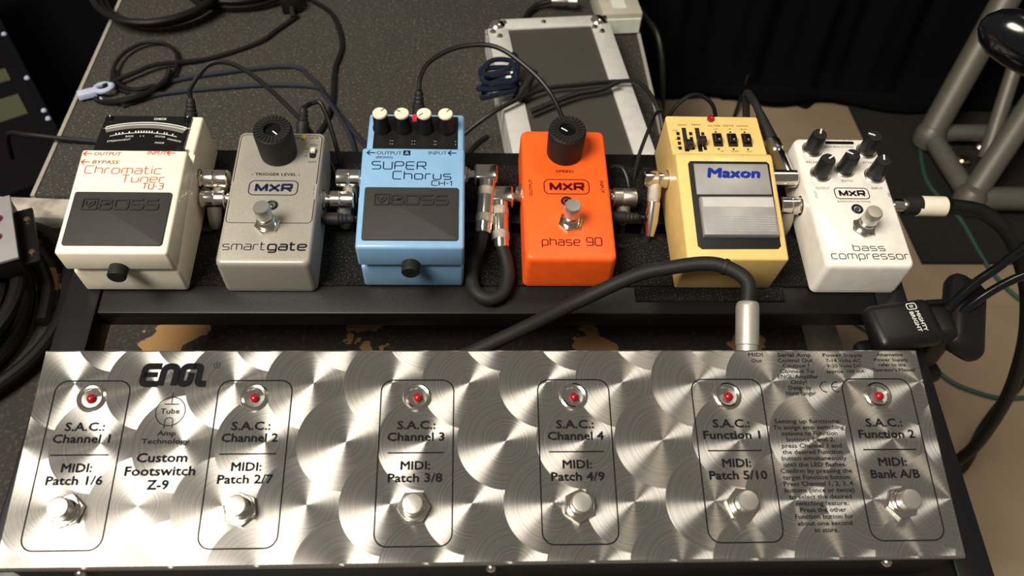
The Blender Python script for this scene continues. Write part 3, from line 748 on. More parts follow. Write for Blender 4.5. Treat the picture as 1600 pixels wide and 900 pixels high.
t, PM = mxr('compressor_pedal', 'white bass compressor pedal with five small black knobs', 245.9, 209, WHITE)
for i, (x, y, a) in enumerate(((-18.6, 43.8, 1.2), (20.4, 42.8, 2.7), (-17.6, 21.4, .6), (.6, 25.6, 2.6), (20.8, 20.6, 1.35))):
    K = PM @ Tr(x, y, 0)
    rg = obj('pot_ring', lathe([(0, 0), (7.3, 0), (7.3, .8), (6.6, 1.6), (5.6, 1.6), (5.6, 1.0), (0, 1)], 26, mx=K), SATIN, t)
    kn = obj('knob', lathe([(5.6, 1), (5.8, 3), (5.8, 5), (5.2, 15.6), (4.6, 16.9), (0, 17.0)], 22, mx=K), BLACKPL, t)
    bm = bmesh.new(); c_, s_ = math.cos(a), math.sin(a); ribbon(bm, [Vector((c_ * .2, s_ * .2)), Vector((c_ * 4.8, s_ * 4.8))], 1.1, 0, 17.12); obj_flat('pointer_line', bm, WINK, kn, K)
obj('meter_slot', plate(rrect(-7.5, 13.6, 49.4, 52.0, 1.2, 4), 0, .3), GLOSSBK, t, mx=PM)
text(t, 'GAIN REDUCTION', 1.4, 46.1, 1.9, INK, PM, width=22)
for i in range(4): text(t, '1369'[i], -4 + i * 5.4, 53.3, 1.3, INK, PM)
for s_, x, y, w in (('RELEASE', -19.5, 31.6, 11), ('ATTACK', 20.6, 31.6, 10), ('OUTPUT', -18.4, 8.2, 10), ('RATIO', .6, 14.9, 8), ('INPUT', 20.2, 8.6, 8)): text(t, s_, x, y, 1.9, INK, PM, width=w)
text(t, '8', -5, 34.4, 1.5, INK, PM); text(t, 'OUT', -23.4, .6, 1.9, INK, PM, rz=PI / 2, align='LEFT', width=6); text(t, 'IN', 26.2, 5.6, 1.9, INK, PM, rz=-PI / 2, align='LEFT', width=3)
mxr_logo(t, PM, -10.8, 13.0, .2, 9.5, INK, .85)
text(t, 'BASSINNOVATIONS', .9, -2.8, 1.4, INK, PM, width=23)
lens(t, PM, 1.6, -8.6, SMOKE); stomp(t, PM, 1.4, -25.4)
stroke_text(t, 'bass', -9, 12.2, -42.8, 4.9, .62, INK, PM); stroke_text(t, 'compressor', -25, 26.8, -49.4, 5.6, .62, INK, PM)
jack_nut(t, -29.8, 5, 17, -1); jack_nut(t, 29.8, 6, 17, 1)

# ---------------- auto filter (yellow)
t = thing('filter_pedal', 'pale yellow filter pedal with silver treadle plate and slider panel', 'pedal', (155.3, 153, 0))
obj('enclosure', prism([(3, 0), (0, 40), (76.5, 51), (79.5, 50), (84, 41.2), (121, 42.5), (122, 0)], -33, 33, 1.6), YELLOW, t)
th = math.atan2(11, 77); PM = Tr(0, 0, 40) @ Rx(th)
rec = obj('rubber_surround', plate([(-25.4, 9.5), (-22.9, 7.2), (26.6, 7.6), (28.6, 9.5), (29.6, 71), (28, 72.8), (-24, 72.8), (-25.6, 71)], -.5, .9, .5), RUBBER, t, mx=PM)
obj('name_plate', plate([(-22.4, 46.6), (27.8, 47.0), (27.8, 70.2), (-22.2, 70.0)], .5, 1.8, .3), BRUSH, rec, mx=PM)
bb = plate([(-21.6, 15.2), (27.2, 15.4), (27.2, 44), (-21.6, 43.4)], .5, 5.2, 1.3); trd = obj('foot_plate', bb, BRUSH, t, mx=PM)
for i in range(7): obj('tread_groove', box(-19.5, 25.6, 18 + i * 1.7, 18.7 + i * 1.7, 5.1, 5.32), BRUSH, trd, 0, mx=PM)
obj('plate_band', box(-20.3, 26.2, 35.4, 42.4, 5.0, 5.35), mat('light_grey_plate', (.47, .47, .47), .4, .35), trd, 0, mx=PM)
text(t, 'Maxon', 3.6, 59.7, 6.8, BLUEINK, PM @ Tr(0, 0, 1.75), bold=.06, width=34.5, slant=.18, name='wordmark')
pth = math.atan2(1.3, 37); PP = Tr(0, 84, 41.2) @ Rx(pth)
obj('red_led', lathe([(2.7, 0), (2.7, 1.0), (2, 2.5), (0, 3.2)], 16, mx=PP @ Tr(-1.2, 33.6, 0)), REDLED, t)
for s_, x, y, w in (('SENS', -22.6, 27.4, 6.5), ('PEAK', -12.2, 27.9, 6.5), ('FILTER', .6, 27.0, 9), ('DRIVE', 10.6, 27.2, 7.5), ('RANGE', 20.8, 27.2, 8), ('LP', 1, 24, 2.4), ('UP', 11, 24.2, 2.6), ('HIGH', 21, 24.2, 4.4), ('HP', 3, 4.4, 2.6), ('DOWN', 12, 4.4, 5), ('LOW', 22, 4.4, 4.4), ('10', -28.2, 22.4, 2.8), ('5', -28, 14.6, 1.3), ('0', -28, 7, 1.3)):
    text(t, s_, x, y, 1.4, INK, PP, width=w)
for x0, cy in ((-21.6, 8.5), (-12.2, 11.5)):
    s1 = obj('slider_slot', box(x0 - 1.5, x0 + 1.5, 4.5, 25.5, 0, .25), BLACKPL, t, mx=PP)
    obj('slider_cap', box(x0 - 1.9, x0 + 3.6, cy - 3, cy + 2, .2, 6.5, .6), BLACKPL, s1, mx=PP)
for x0 in (-26.2, -17.2, -8.6):
    for i in range(4): obj('scale_block', box(x0 - 1.1, x0 + 1.1, 6.0 + i * 4.3, 8.8 + i * 4.3, 0, .2), INK, t, 0, mx=PP)
for x0 in (.8, 11.2, 21.4):
    q = obj('slide_switch', box(x0 - 3.2, x0 + 3.2, 9, 20, 0, 1.6, .4), BLACKPL, t, mx=PP)
    obj('switch_lever', box(x0 - 2.2, x0 + 2.2, 11, 16, 1.5, 4.6, .5), GLOSSBK, q, mx=PP)
    for yy, sg in ((21.6, 1), (7.6, -1)):
        bm = bmesh.new(); bm.faces.new([bm.verts.new(p) for p in ((x0 - 1.1, yy, LIFT), (x0 + 1.1, yy, LIFT), (x0, yy + 1.7 * sg, LIFT))]); obj_flat('arrow', bm, INK, t, PP)
jack_nut(t, -33, 77.5, 24, -1); jack_nut(t, 33, 80, 24, 1)

# ================================================================== CABLES
def cable_thing(name, label, cat, p0, group=None):
    return thing(name, label, cat, p0, 'b', None, group)
def barrel_plug(t, o, p, d, L=18, r=6.4, tail=(0, -.55, -1), tl=22, m=CHROME):
    """cylindrical right-angle plug: head along d from point p, tail leaving downwards"""
    loc = Vector(p) - Vector(o); bb = bmesh.new(); m_ = axis_mx(loc, d)
    lathe([(0, 0), (3.2, 0), (3.2, 1.6), (r - .6, 1.6), (r, 2.3), (r, L * .45), (r - .35, L * .48), (r, L * .52), (r, L - .8), (r - .8, L), (0, L)], 26, bb, m_)
    h = obj('plug_head', bb, m, t, 30)
    c_ = loc + Vector(d) * (L * .55); tv = Vector(tail).normalized()
    obj('plug_sleeve', lathe([(4.9, 0), (4.9, tl * .55), (4.4, tl * .8), (3.2, tl)], 18, mx=axis_mx(c_, tv)), KNURL, h)
    return c_ + tv * tl
def patch(name, label, pA, dA, pB, dB, mid, r=2.8, tailA=(0, -.5, -1), tailB=(0, -.5, -1)):
    o = Vector(((pA[0] + pB[0]) / 2, (pA[1] + pB[1]) / 2, 0))
    t = cable_thing(name, label, 'cable', o, 'patch cables between the pedals')
    a = barrel_plug(t, o, pA, dA, tail=tailA); b = barrel_plug(t, o, pB, dB, tail=tailB)
    obj('jacket', tube([a] + [Vector(q) - o for q in mid] + [b], r), CABLEM, t)
    return t
patch('patch_cable', 'short patch cable with nickel plugs between cream tuner and grey gate', (-198, 227.5, 24), (1, 0, 0), (-180.3, 216, 17), (-1, 0, 0), [(-188, 207, -12), (-190, 203, -16)], tailA=(.1, -.4, -1), tailB=(-.1, -.5, -1))
patch('patch_cable', 'short patch cable with nickel plugs between grey gate and blue chorus', (-113, 216, 17), (1, 0, 0), (-89.5, 229, 24), (-1, 0, 0), [(-103, 205, -14), (-100, 203, -15)], tailA=(0, -.4, -1), tailB=(0, -.4, -1))

def elbow_plug(t, o, tip, side, body_to, r=5.6):
    """right-angle plug: flattened head at the socket, long round body with two knurled rings"""
    tip = Vector(tip) - o; body_to = Vector(body_to) - o
    head_c = tip + Vector((side * 13, 0, 0))
    hd = obj('plug_head', box(-8.0, 8.0, -6.4, 6.4, -5.4, 5.4, 1.8, 3), CHROME, t, mx=Tr(*head_c))
    obj('plug_neck', cyl(3.4, 0, 9, .3, 16, mx=axis_mx(tip - Vector((side * 3, 0, 0)), (side, 0, 0))), CHROME, hd)
    d = body_to - head_c; L = d.length; m_ = axis_mx(head_c + Vector((side * 1.5, 0, 0)), d)
    bd = obj('plug_body', lathe([(r, 4), (r, L * .95), (r - 1, L)], 24, mx=m_), CHROME, t)
    for f in (.30, .76): obj('knurled_ring', lathe([(r, L * f - 3.2), (r + .5, L * f - 2.6), (r + .5, L * f + 2.6), (r, L * f + 3.2)], 24, mx=m_), KNURL, bd)
    return m_ @ Vector((0, 0, L))
o = Vector((-2, 180, 0))
t = cable_thing('patch_cable', 'patch cable looping forward between blue chorus and orange phaser', 'cable', o, 'patch cables between the pedals')
a = elbow_plug(t, o, (-18, 233, 24), 1, (-8.5, 190, 15)); b = elbow_plug(t, o, (19, 219.5, 17), -1, (6.5, 180, 11))
loop = [(-9.5, 182, 10), (-13.5, 172, 6), (-14.5, 158, 5), (-11, 148.5, 5), (-2.5, 144.5, 5), (6, 149, 5), (9.5, 160, 6), (8.6, 172, 8)]
obj('jacket', tube([a + Vector((0, 4, 1))] + [Vector(q) - o for q in loop] + [b + Vector((0, 3, 1))], 4.6, 14), CABLEM, t)

o = Vector((98, 215, 0))
t = cable_thing('patch_cable', 'patch cable with knurled nickel plug between orange phaser and yellow filter', 'cable', o, 'patch cables between the pedals')
a = barrel_plug(t, o, (82, 220, 17), (1, 0, 0), 18, 6.6, (0, -.5, -1), 20, SATIN)
b = barrel_plug(t, o, (124, 230.5, 24), (-1, 0, 0), 19, 6.2, (-.12, -.9, -.45), 20)
obj('elbow_sleeve', lathe([(5.0, -4), (5.0, 10), (3.6, 20)], 18, mx=axis_mx(b, (-.1, -.8, -.6))), CHROME, t)
obj('jacket', tube([b + Vector((-2, -14, -10)), (4, -28, -20), (-6, -22, -24), a], 2.8), CABLEM, t)

o = Vector((205, 235, 0))
t = cable_thing('patch_cable', 'patch cable with black strain relief between yellow filter and white compressor', 'cable', o, 'patch cables between the pedals')
hd = Vector((206.5, 233, 24)) - o
obj('plug_head', cyl(6.6, -10, 8, 1, 24, mx=axis_mx(hd, (1, 0, 0))), CHROME, t)
bd = Vector((-.2, .92, .12)); m_ = axis_mx(hd + Vector((1.5, 0, 0)), bd)
obj('plug_body', lathe([(6.0, 3), (6.0, 18), (5.3, 19), (5.3, 23), (6.0, 24), (5.6, 31), (4.6, 33)], 22, mx=m_), CHROME, t)
obj('strain_relief', lathe([(4.8, 32), (4.8, 36), (3.6, 52), (3.2, 56)], 16, mx=m_), RUBBER, t)
e = m_ @ Vector((0, 0, 54))
b = barrel_plug(t, o, (216, 214, 17), (-1, 0, 0), 15, 6.4, (0, -.5, -1), 22)
obj('jacket', tube([e, e + Vector((-3, 16, 0)), e + Vector((-2, 30, -14)), Vector((0, 40, -30)), Vector((2, 10, -28)), b], 2.9), CABLEM, t)

# instrument cable into the compressor
p0 = b2w(278, 215, 17)
t = thing('instrument_cable', 'thick black instrument cable with white sleeve plugged into the white compressor', 'cable', tuple(p0), 'w')
obj('plug_shell', lathe([(3, 0), (3, 6), (4.6, 6), (4.6, 14), (5.4, 14), (5.4, 18)], 20, mx=axis_mx((-2, 0, 0), (1, 0, 0))), CHROME, t)
obj('plug_collar', cyl(7.0, 13, 25, .8, 24, mx=axis_mx((0, 0, 0), (1, 0, .0))), RUBBER, t)
obj('white_sleeve', cyl(7.2, 22, 43, .8, 24, mx=axis_mx((0, 0, 0), (1, 0, -.02))), SLEEVE, t)
W_ = [(324, 211, 43), (348, 208, 40), (368, 196, 30), (384, 180, 8), (402, 172, -26), (424, 168, -78), (446, 166, -150), (462, 168, -240), (468, 180, -318), (500, 190, -324), (545, 240, -324), (610, 297, -324), (760, 420, -324)]
obj('jacket', tube([Vector(q) - p0 for q in W_], 5.6, 14), CABLE, t)

# MIDI cable
p0 = Vector((151, 92, 34))
t = cable_thing('midi_cable', 'black cable with silver round plug entering the back of the steel controller', 'cable', p0)
ax = Vector((.06, .80, .30)).normalized(); m_ = axis_mx((0, -8, -2), ax)
obj('plug_shell', lathe([(6.6, 0), (6.6, 10), (7.1, 10.5), (7.1, 34), (6.6, 36), (5.8, 37), (5, 37)], 28, mx=m_), mat('matt_nickel_shell', (0.46, 0.44, 0.40), 0.45, 0.6), t)
obj('plug_screw', lathe([(0, .9), (1.6, .7), (2.2, 0), (2.2, -1)], 14, mx=m_ @ Tr(0, 0, 27) @ axis_mx((0, 0, 0), (0, 0, 1)) @ axis_mx((-.4, 7.1, 0), (0, 1, 0))), CHROME, t)
e = m_ @ Vector((0, 0, 35))
pts = [e, e + ax * 14 + Vector((-1, 0, 2)), (142 - 151, 141 - 92, 50 - 34), (130 - 151, 146 - 92, 46 - 34), (112 - 151, 147 - 92, 40 - 34), (90 - 151, 146 - 92, 32 - 34), (52 - 151, 134 - 92, 18 - 34), (12 - 151, 114 - 92, 14 - 34), (-28 - 151, 98 - 92, 6 - 34), (-70 - 151, 88 - 92, -10 - 34), (-110 - 151, 70 - 92, -40 - 34)]
obj('jacket', tube(pts, 4.6, 14, 10), CABLEM, t)
obj('cable_tie', lathe([(4.6, -1.6), (5.3, -1.2), (5.3, 1.2), (4.6, 1.6)], 16, mx=axis_mx(Vector(pts[2]), Vector((-.75, .45, -.1)))), RUBBER, t)

# power leads
def dc_plug(t, o, p, d, L=20):
    m_ = axis_mx(Vector(p) - o, d)
    pl = obj('plug', lathe([(4.4, 0), (4.4, L * .5), (3.6, L * .55), (3.9, L * .6), (3.2, L * .68), (3.6, L * .74), (2.9, L * .82), (3.2, L * .88), (2.3, L), (0, L)], 16, mx=m_), RUBBER, t)
    return m_ @ Vector((0, 0, L))
def lead(name, label, plug, pts, r=1.7, m=CABLE):
    """thin power lead; points in world millimetres, optional plug = (point, direction)"""
    o = Vector(plug[0]) if plug else Vector(pts[0])
    t = thing(name, label, 'cable', tuple(o), 'w')
    P = [Vector(q) - o for q in pts]
    if plug:
        e = dc_plug(t, o, plug[0], plug[1]); P = [e] + P
    obj('jacket', tube(P, r, 8), m, t)
    return t
lead('power_lead', 'thin black power lead arching from the back of the cream tuner', ((-213, 268, 58), (.05, .55, .7)), [(-211, 285, 80), (-196, 296, 92), (-176, 296, 88), (-150, 284, 70), (-124, 264, 48), (-112, 246, 30), (-108, 228, 6), (-106, 212, -14)])
lead('power_lead', 'short power lead rising behind the ribbed knob of the grey gate', ((-135, 262, 56), (.05, .7, .6)), [(-130, 286, 66), (-122, 284, 66), (-113, 266, 44), (-108, 250, 16), (-104, 230, -16)])
lead('power_lead', 'thin black power lead arching from blue chorus to orange phaser', ((-53, 270, 66), (.05, .5, .8)), [(-51, 290, 88), (-44, 303, 92), (-24, 314, 96), (2, 315, 96), (26, 300, 88), (42, 284, 78), (52, 270, 62), (54, 268, 48)])
lead('power_lead', 'black power plug and lead on the right side of the grey gate', (tuple(b2w(-115, 202, 14)), (1, 0, 0)), [tuple(b2w(-92, 204, 12)), tuple(b2w(-90, 206, -4)), tuple(b2w(-94, 207, -20))])
lead('power_lead', 'black power plug and lead on the right side of the orange phaser', (tuple(b2w(81, 205, 14)), (1, 0, 0)), [tuple(b2w(104, 206, 12)), tuple(b2w(108, 210, 0)), tuple(b2w(104, 198, -4)), tuple(b2w(92, 190, 0)), tuple(b2w(86, 189, 2))])
lead('power_lead', 'thin black lead hanging beside the left edge of the yellow filter', None, [(160, 420, -36), (150, 372, -8), (128, 312, 40), (116, 280, 50), (106, 256, 38), (103, 236, 20), (104, 218, 0), (106, 210, -18)], 1.4)
lead('power_lead', 'thin black loop of lead rising behind the red light of the yellow filter', None, [(128, 290, -30), (133, 298, 40), (144, 304, 60), (158, 306, 62), (170, 300, 50), (174, 294, 10), (176, 292, -40)], 1.6)
lead('power_lead', 'small black loop of lead beside the right edge of the orange phaser', None, [tuple(b2w(82, 246, 8)), tuple(b2w(86, 250, 14)), tuple(b2w(94, 248, 14)), tuple(b2w(98, 236, 8)), tuple(b2w(98, 224, -8))], 1.4)

def floor_cable(name, label, pts, r, m, cat='cable', group=None, seg=8):
    o = Vector(pts[0]); ob = obj(name, tube([Vector(q) - o for q in pts], r, seg), m)
    ob.matrix_basis = Tr(*(o * S)); return tag(ob, label, cat, group)
RZ_ = -80
z = RZ_ + 2.6
floor_cable('cable', 'black cable running straight up the carpeted riser behind the grey gate', [(-215, 660, z), (-192, 640, z), (-167, 612, z), (-152, 560, z), (-155, 516, z), (-152, 465, z), (-157, 428, z), (-172, 390, z), (-180, 350, z)], 2.6, CABLE)
floor_cable('cable', 'black cable leaving the loop and fading towards the back of the riser', [(-375, 478, z + 5), (-350, 500, z + 5), (-331, 514, z + 5), (-284, 532, z), (-240, 560, z), (-222, 585, z), (-205, 610, z)], 2.4, CABLE)
floor_cable('cable', 'bluish grey cable bending across the riser above the grey gate', [(-360, 462, z), (-338, 476, z), (-317, 492, z), (-278, 506, z), (-203, 521, z), (-178, 503, z), (-160, 476, z), (-146, 450, z), (-130, 425, z), (-112, 395, z), (-100, 350, z)], 2.3, CABLEB)
floor_cable('cable', 'thin black cable lying just behind the tuner power lead', [(-352, 455, z), (-321, 473, z), (-273, 483, z), (-218, 490, z), (-172, 488, z), (-160, 470, z + 4), (-147, 447, z + 4), (-128, 410, z), (-118, 360, z)], 2.0, CABLEB)
L_ = []
for i in range(17):
    a = 2 * PI * i / 12 + 3.2; k = 1 - .002 * i
    L_.append((-345 + 31 * k * math.cos(a) + i * .2, 514 + 41 * k * math.sin(a), z + i * .35))
floor_cable('cable_loop', 'single round loop of black cable lying on the left of the carpeted riser', L_, 2.0, CABLE)
floor_cable('cable', 'black cable curling along the riser from the pale blue tag', [(-385, 476, z), (-376, 462, z), (-350, 456, z + 6), (-330, 468, z + 6), (-318, 486, z + 6), (-314, 500, z + 10)], 2.6, CABLE)
L_ = [(-355 + (60 + i * .3) * math.cos(2 * PI * i / 14), 648 + (60 + i * .6) * math.sin(2 * PI * i / 14), z + i * .5) for i in range(44)]
floor_cable('cable_coil', 'coil of black cable at the far left corner of the riser', L_, 3.6, CABLE)
L_ = [(-275 + (58 - i * .2) * math.cos(2 * PI * i / 14), 655 + (36 + i * .2) * math.sin(2 * PI * i / 14), z + i * .6) for i in range(56)]
floor_cable('cable_coil', 'tangled dark cable heap at the far back of the riser', L_, 4.2, CABLE)
t = thing('power_adapter', 'small black plug adapter at the back of the riser', 'adapter', (-214, 630, RZ_), 'w', Rz(.2))
obj('body', box(-11, 11, -14, 16, 0, 20, 3), BLACKPL, t); obj('strain_relief', cyl(3, 0, 14, .5, 12, mx=axis_mx((0, -13, 8), (0, -1, -.2))), RUBBER, t)
# pale tape tag
t = thing('tape_tag', 'crumpled pale blue tape tag on a cable at the riser edge', 'tape', (-380, 472, RZ_ + 3), 'w', Rz(.4))
obj('loop', tube([(8 + 8 * math.cos(a / 10 * 2 * PI), 6.5 * math.sin(a / 10 * 2 * PI), 4 + .3 * a) for a in range(11)], 2.6, 8), PALEBL, t)
obj('flap', prism([(-5, 0), (-4, 6), (3, 7), (6, 2), (2, 0)], -17, 0, 1), PALEBL, t)
obj('cable_tie', tube([(2, -8, 1), (3, -13, 2), (6, -18, 0)], 1.1, 6), PALEBL, t)
t = floor_cable('cable', 'short cable crossing the riser edge left of the cream tuner', [(-300, 392, z), (-357, 402, z), (-395, 403, z + 4), (-424, 405, z + 6), (-446, 414, z - 2), (-462, 424, z - 40)], 2.4, CABLE)

# flight case lid on the riser
t = thing('flight_case', 'small flight case with aluminium edges and dark panel on the riser', 'case', (84, 335, RZ_), 'w', Rz(math.radians(6.2)))
CW_, CD = 125, 226
obj('panel', box(-58, CW_ - 60, 2, CD - 2, 0, 38, 0), CASEPAN, t)
def angle_strip(x0, x1, y0, y1): return box(x0, x1, y0, y1, -.2, 40, .8)
obj('aluminium_edge', box(-61, -40, 0, CD - 15, 28, 40, .9), ALU, t); obj('aluminium_edge', box(-61, -57.5, 0, CD, 1, 28), ALU, t)
obj('aluminium_edge', box(CW_ - 79, CW_ - 59, 0, CD - 15, 28, 40, .9), ALU, t); obj('aluminium_edge', box(CW_ - 61.5, CW_ - 59, 0, CD, 1, 28), ALU, t)
obj('aluminium_edge', box(-46, CW_ - 74, CD - 17, CD, 28, 40, .9), ALU, t)
for x in (-50, CW_ - 70):
    bb = bmesh.new()
    lathe([(0, 9), (5, 8), (9, 4), (11, -1), (11, -12)], 18, bb, Tr(x, CD - 9, 35))
    c0 = obj('corner_cap', bb, CHROME, t)
    for dx, dy in ((-6, -12), (7, 3), (0, -20)): obj('rivet', lathe([(0, 2.4), (2.4, 1.6), (3.4, 0)], 12, mx=Tr(x + dx, CD - 9 + dy, 40)), CHROME, c0)
for y in (40, 120): obj('rivet', lathe([(0, 2), (2.2, 1.2), (3, 0)], 10, mx=axis_mx((-61, y, 14), (-1, 0, 0))), CHROME, t)
obj('rivet', lathe([(0, 2), (2.2, 1.2), (3, 0)], 10, mx=Tr(-2, CD - 8, 40)), CHROME, t)
# dark blue bundled lead on the case
zz = -33
L_ = []
for i in range(52):
    a = 2 * PI * i / 10; ph = i / 51
    L_.append((10 + 17 * math.cos(a) + 2 * math.sin(i * 1.7), 432 + 8 * ph + 9 * math.sin(a) + 6 * math.cos(a) + (14 if (i // 10) % 2 else -8), zz + 3 + 12 * ph + 2 * math.sin(i)))
ob = floor_cable('bundled_lead', 'glossy dark blue lead bundled up on the left edge of the flight case', L_, 2.5, mat('glossy_navy_jacket', (.010, .014, .030), .18))
t = thing('lead_plug', 'black plug end standing out of the bundled lead on the flight case', 'plug', (30, 428, zz - 7), 'w')
obj('plug_body', lathe([(4, 0), (4.4, 8), (4.0, 26), (3, 34), (0, 35)], 14, mx=axis_mx((-4, -6, 4), (.55, .8, .35))), RUBBER, t)
obj('second_end', lathe([(3, 0), (3.2, 20), (2, 26), (0, 26)], 12, mx=axis_mx((2, -8, 4), (.3, .9, .25))), RUBBER, t)
floor_cable('cable', 'black cable crossing the flight case panel from left to right', [(-70, 372, z + 2), (-40, 384, z + 6), (-22, 390, z + 26), (10, 404, zz), (50, 432, zz), (85, 440, zz), (122, 446, zz), (143, 437, zz + 4), (158, 402, zz - 4), (162, 360, z + 8)], 2.2, CABLE)
floor_cable('cable', 'short dark cable lower on the flight case panel', [(38, 400, zz), (60, 414, zz), (84, 427, zz), (104, 433, zz), (122, 440, zz + 4)], 2.6, CABLE)
floor_cable('cable', 'thin cable curving down the riser left of the flight case', [(0, 418, z), (-12, 404, z), (-24, 380, z), (-40, 360, z), (-60, 350, z)], 2.0, CABLE)
t = thing('junction_box', 'grey plastic box at the back right corner of the riser', 'box', (145, 612, RZ_), 'w', Rz(.1))
obj('housing', box(-22, 22, -22, 40, 0, 26, 1.5), GREYPL, t); obj('label_plate', box(-9, 6, -12, 8, 25.8, 26.6), WHITEPL, t); obj('front_strip', box(-21, 20, -24, -21.5, 3, 20), WHITEPL, t)
t = thing('jack_plug', 'nickel jack plug on a black cable at the back of the riser', 'plug', (92, 626, RZ_), 'w')
obj('shell', lathe([(3, 0), (5.5, 2), (5.5, 16), (4.4, 20), (6, 21), (6, 30), (0, 30)], 18, mx=axis_mx((-20, 8, 12), (1, -.12, .05))), SATIN, t)
obj('jacket', tube([(-20, 8, 12), (-34, 6, 8), (-44, -4, 5), (-48, -14, 4)], 3), CABLE, t)

# left: coiled multicore and a silver control box
L_ = []
for i in range(150):
    a = 2 * PI * i / 18; ly = i / 18
    r_ = 108 - 68 + abs((ly * 15) % 136 - 68)
    L_.append((-452 + r_ * .92 * math.cos(a), 205 + r_ * .92 * math.sin(a), -95 + 6.0 + 2.8 * ly))
floor_cable('cable_coil', 'thick coil of black multicore cable left of the pedalboard', L_, 5.6, CABLE, seg=10)
floor_cable('cable', 'thick black cable sweeping around the outside of the coil', [(-392, 306, -89), (-376, 297, -88), (-354, 272, -86), (-340, 236, -84), (-338, 196, -84), (-352, 158, -84), (-384, 124, -82), (-430, 104, -80), (-500, 96, -80)], 5.6, CABLE, seg=10)
t = thing('control_box', 'silver topped control box with red lights at the left edge', 'box', (-388, 294, -60), 'w', Rz(math.radians(23.5)))
obj('case', box(-110, 0, -68, 2, 0, 17, 1.5), BLACKPL, t); obj('top_plate', box(-111, 0.5, -69, 3, 17, 20, .6), mat('pale_silver_plate', (.62, .61, .62), .3, .6), t)
for y in (-22, -42): obj('red_lamp', lathe([(4.2, 0), (4, 2), (2, 3.6), (0, 4)], 16, mx=Tr(-13 + (2 if y == -22 else 0), y, 20)), REDLED, t)
obj('side_lug', box(-1, 12, -66, -4, 4, 8, 1), BLACKMET, t)
for y in (-18, -56): obj('side_screw', lathe([(0, 2), (2.4, 1.5), (3.2, 0)], 12, mx=Tr(7, y, 8)), BRASS, t)

# ================================================================== CLIP LAMP on the right arm of the board
o = b2w(286, 132, 0)
t = thing('clip_lamp', 'black clip-on lamp with two flexible necks clamped to the pedalboard corner', 'lamp', tuple(o), 'w')
def blob(sx, sy, sz, bev, mx): 
    bm = box(-sx, sx, -sy, sy, -sz, sz, bev, 5); bmesh.ops.transform(bm, matrix=mx, verts=bm.verts); return bm
UJ = Tr(-24, -17, 16) @ Rz(.16) @ Rx(.12)
uj = obj('upper_jaw', blob(23, 16, 7, 6, UJ), BLACKPL, t)
obj('lower_jaw', blob(25, 20, 6, 5, Tr(-4, -10, -36) @ Rz(.2)), BLACKPL, t)
obj('hinge_block', blob(9, 13, 22, 5, Tr(8, -8, -10)), BLACKPL, t)
obj('handle_pad', blob(15, 33, 9, 8.5, Tr(33, 4, -2) @ Rz(-.40) @ Ry(.35)), BLACKPL, t)
for y in (-13, 6): obj('hinge_pin', cyl(2.4, 0, 18, .4, 12, mx=axis_mx((3, y, 10), (1, .25, -.25))), BLACKPL, t)
TM = UJ @ Tr(7, 1, 7.02) @ Rz(-PI / 2)
bm = bmesh.new(); add_text(bm, 'MIGHTY', -5, 1.2, 2.6, align='LEFT', width=14.5, bold=.02); add_text(bm, 'BRIGHT', -5, -2.8, 2.6, align='LEFT', width=14.5, bold=.02)
for f in bm.faces:
    if f.normal.z < 0: f.normal_flip()
obj_flat('lettering', bm, WINK, t, TM)
outline(t, -10.6, -6.4, -2.8, 3.6, 1.2, .6, WINK, TM, 'emblem_frame'); text(t, 'B', -8.5, -.9, 2.6, WINK, TM)
g1 = [(296, 128, 18), (306, 136, 26), (322, 148, 33), (344, 160, 42), (372, 178, 60), (400, 210, 90), (408, 246, 118), (392, 270, 132), (366, 262, 134)]
g2 = [(298, 122, 16), (310, 130, 22), (326, 140, 28), (352, 152, 34), (386, 160, 44), (430, 172, 70), (470, 190, 120)]
for k, g_ in enumerate((g1, g2)):
    bm = tube([Vector(q) - o for q in g_], lambda tt: 3.1, 12, 40)
    # ribbed flexible neck
    nr = len(bm.verts) // 12
    obj('flexible_neck', bm, GLOSSBK, t, 60)
hm = axis_mx(Vector((350, 262, 142)) - o, Vector((-.62, .42, .12)))
hd = obj('lamp_head', lathe([(0, -26), (8, -24), (13, -17), (15.5, -6), (15.5, 4), (14, 14), (10, 21), (4.5, 25), (0, 26)], 28, mx=hm @ Matrix.Diagonal((1.0, 1.2, 1.3, 1))), GLOSSBK, t, 60)
obj('neck_joint', cyl(4, 0, 9, 1, 14, mx=hm @ Tr(0, 0, -33)), GLOSSBK, hd)

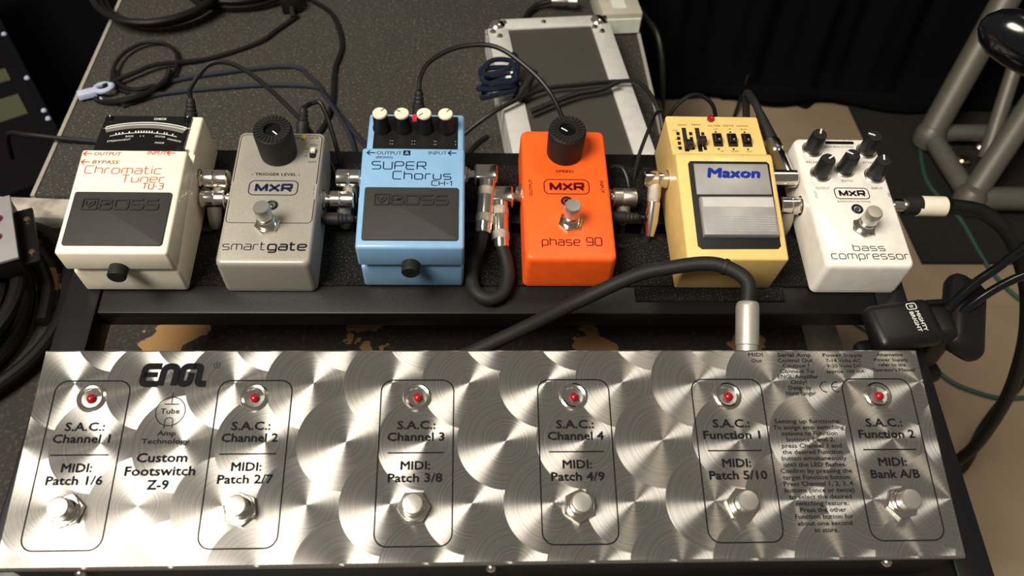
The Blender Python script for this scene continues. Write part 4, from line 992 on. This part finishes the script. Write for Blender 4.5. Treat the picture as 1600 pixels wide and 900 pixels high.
# ================================================================== TRUSS, floor cables at right
t = thing('aluminium_truss', 'grey aluminium tube truss standing on the dark mat at the right', 'truss', (630, 690, -325), 'w')
o = Vector((630, 690, -325))
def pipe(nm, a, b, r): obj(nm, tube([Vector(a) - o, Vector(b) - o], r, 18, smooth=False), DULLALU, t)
J1 = Vector((631, 690, -303)); J2 = Vector((642, 566, -303))
A1 = Vector((696, 780, -128)); d_ = (A1 - J1)
pipe('main_tube', J1, J1 + d_ * 1.9, 18)
pipe('cross_tube', J1, J2, 13); pipe('main_tube', J2, J2 + (Vector((706, 640, -218)) - J2) * 2.6, 16)
pipe('brace_tube', J1 + Vector((20, 4, 0)), (900, 700, -303), 12); pipe('brace_tube', J2 + Vector((10, 0, -2)), (900, 566, -305), 16)
pipe('brace_tube', (690, 640, -300), Vector((690, 640, -300)) + (Vector((716, 722, -200)) - Vector((690, 640, -300))) * 1.6, 10)
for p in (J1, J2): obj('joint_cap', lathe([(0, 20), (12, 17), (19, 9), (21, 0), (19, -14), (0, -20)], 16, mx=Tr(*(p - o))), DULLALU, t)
floor_cable('cable', 'thin green cable curving over the dark mat past the truss', [(640, 720, -323), (622, 680, -323), (610, 611, -323), (630, 545, -323), (639, 467, -327), (661, 411, -327), (720, 350, -327)], 2.8, GREENC)
floor_cable('cable', 'thin green cable lying on the tan floor beside the steel controller', [(440, 380, -327), (480, 340, -327), (515, 311, -327), (535, 291, -327), (573, 275, -327), (603, 275, -327), (700, 280, -327)], 2.8, GREENC)
floor_cable('cable', 'black cable standing up from the tan floor behind the yellow filter', [(366, 745, -326), (372, 760, -322), (392, 806, -300), (400, 822, -284)], 2.4, CABLE)
floor_cable('cable', 'short black cable end on the tan floor near the curtain', [(334, 800, -325), (352, 822, -325), (378, 842, -325)], 5, CABLE)
floor_cable('cable', 'black cable hanging down the right side of the carpeted riser', [(160, 668, -76), (178, 620, -76), (190, 585, -82), (199, 556, -130), (204, 530, -220), (212, 505, -318), (240, 470, -326)], 3.4, CABLE)
t = thing('wingnut_set', 'small brass and nickel fittings lying on the mat inside the truss', 'fittings', (672, 668, -325), 'w')
obj('brass_fitting', cyl(9, 0, 12, 2, 12, mx=Tr(0, -14, 0)), BRASS, t); obj('nickel_fitting', cyl(7, 0, 12, 2, 12, mx=Tr(-14, 12, 0)), CHROME, t); obj('nickel_fitting', cyl(8, 0, 12, 3, 12, mx=Tr(36, 14, 0)), CHROME, t)
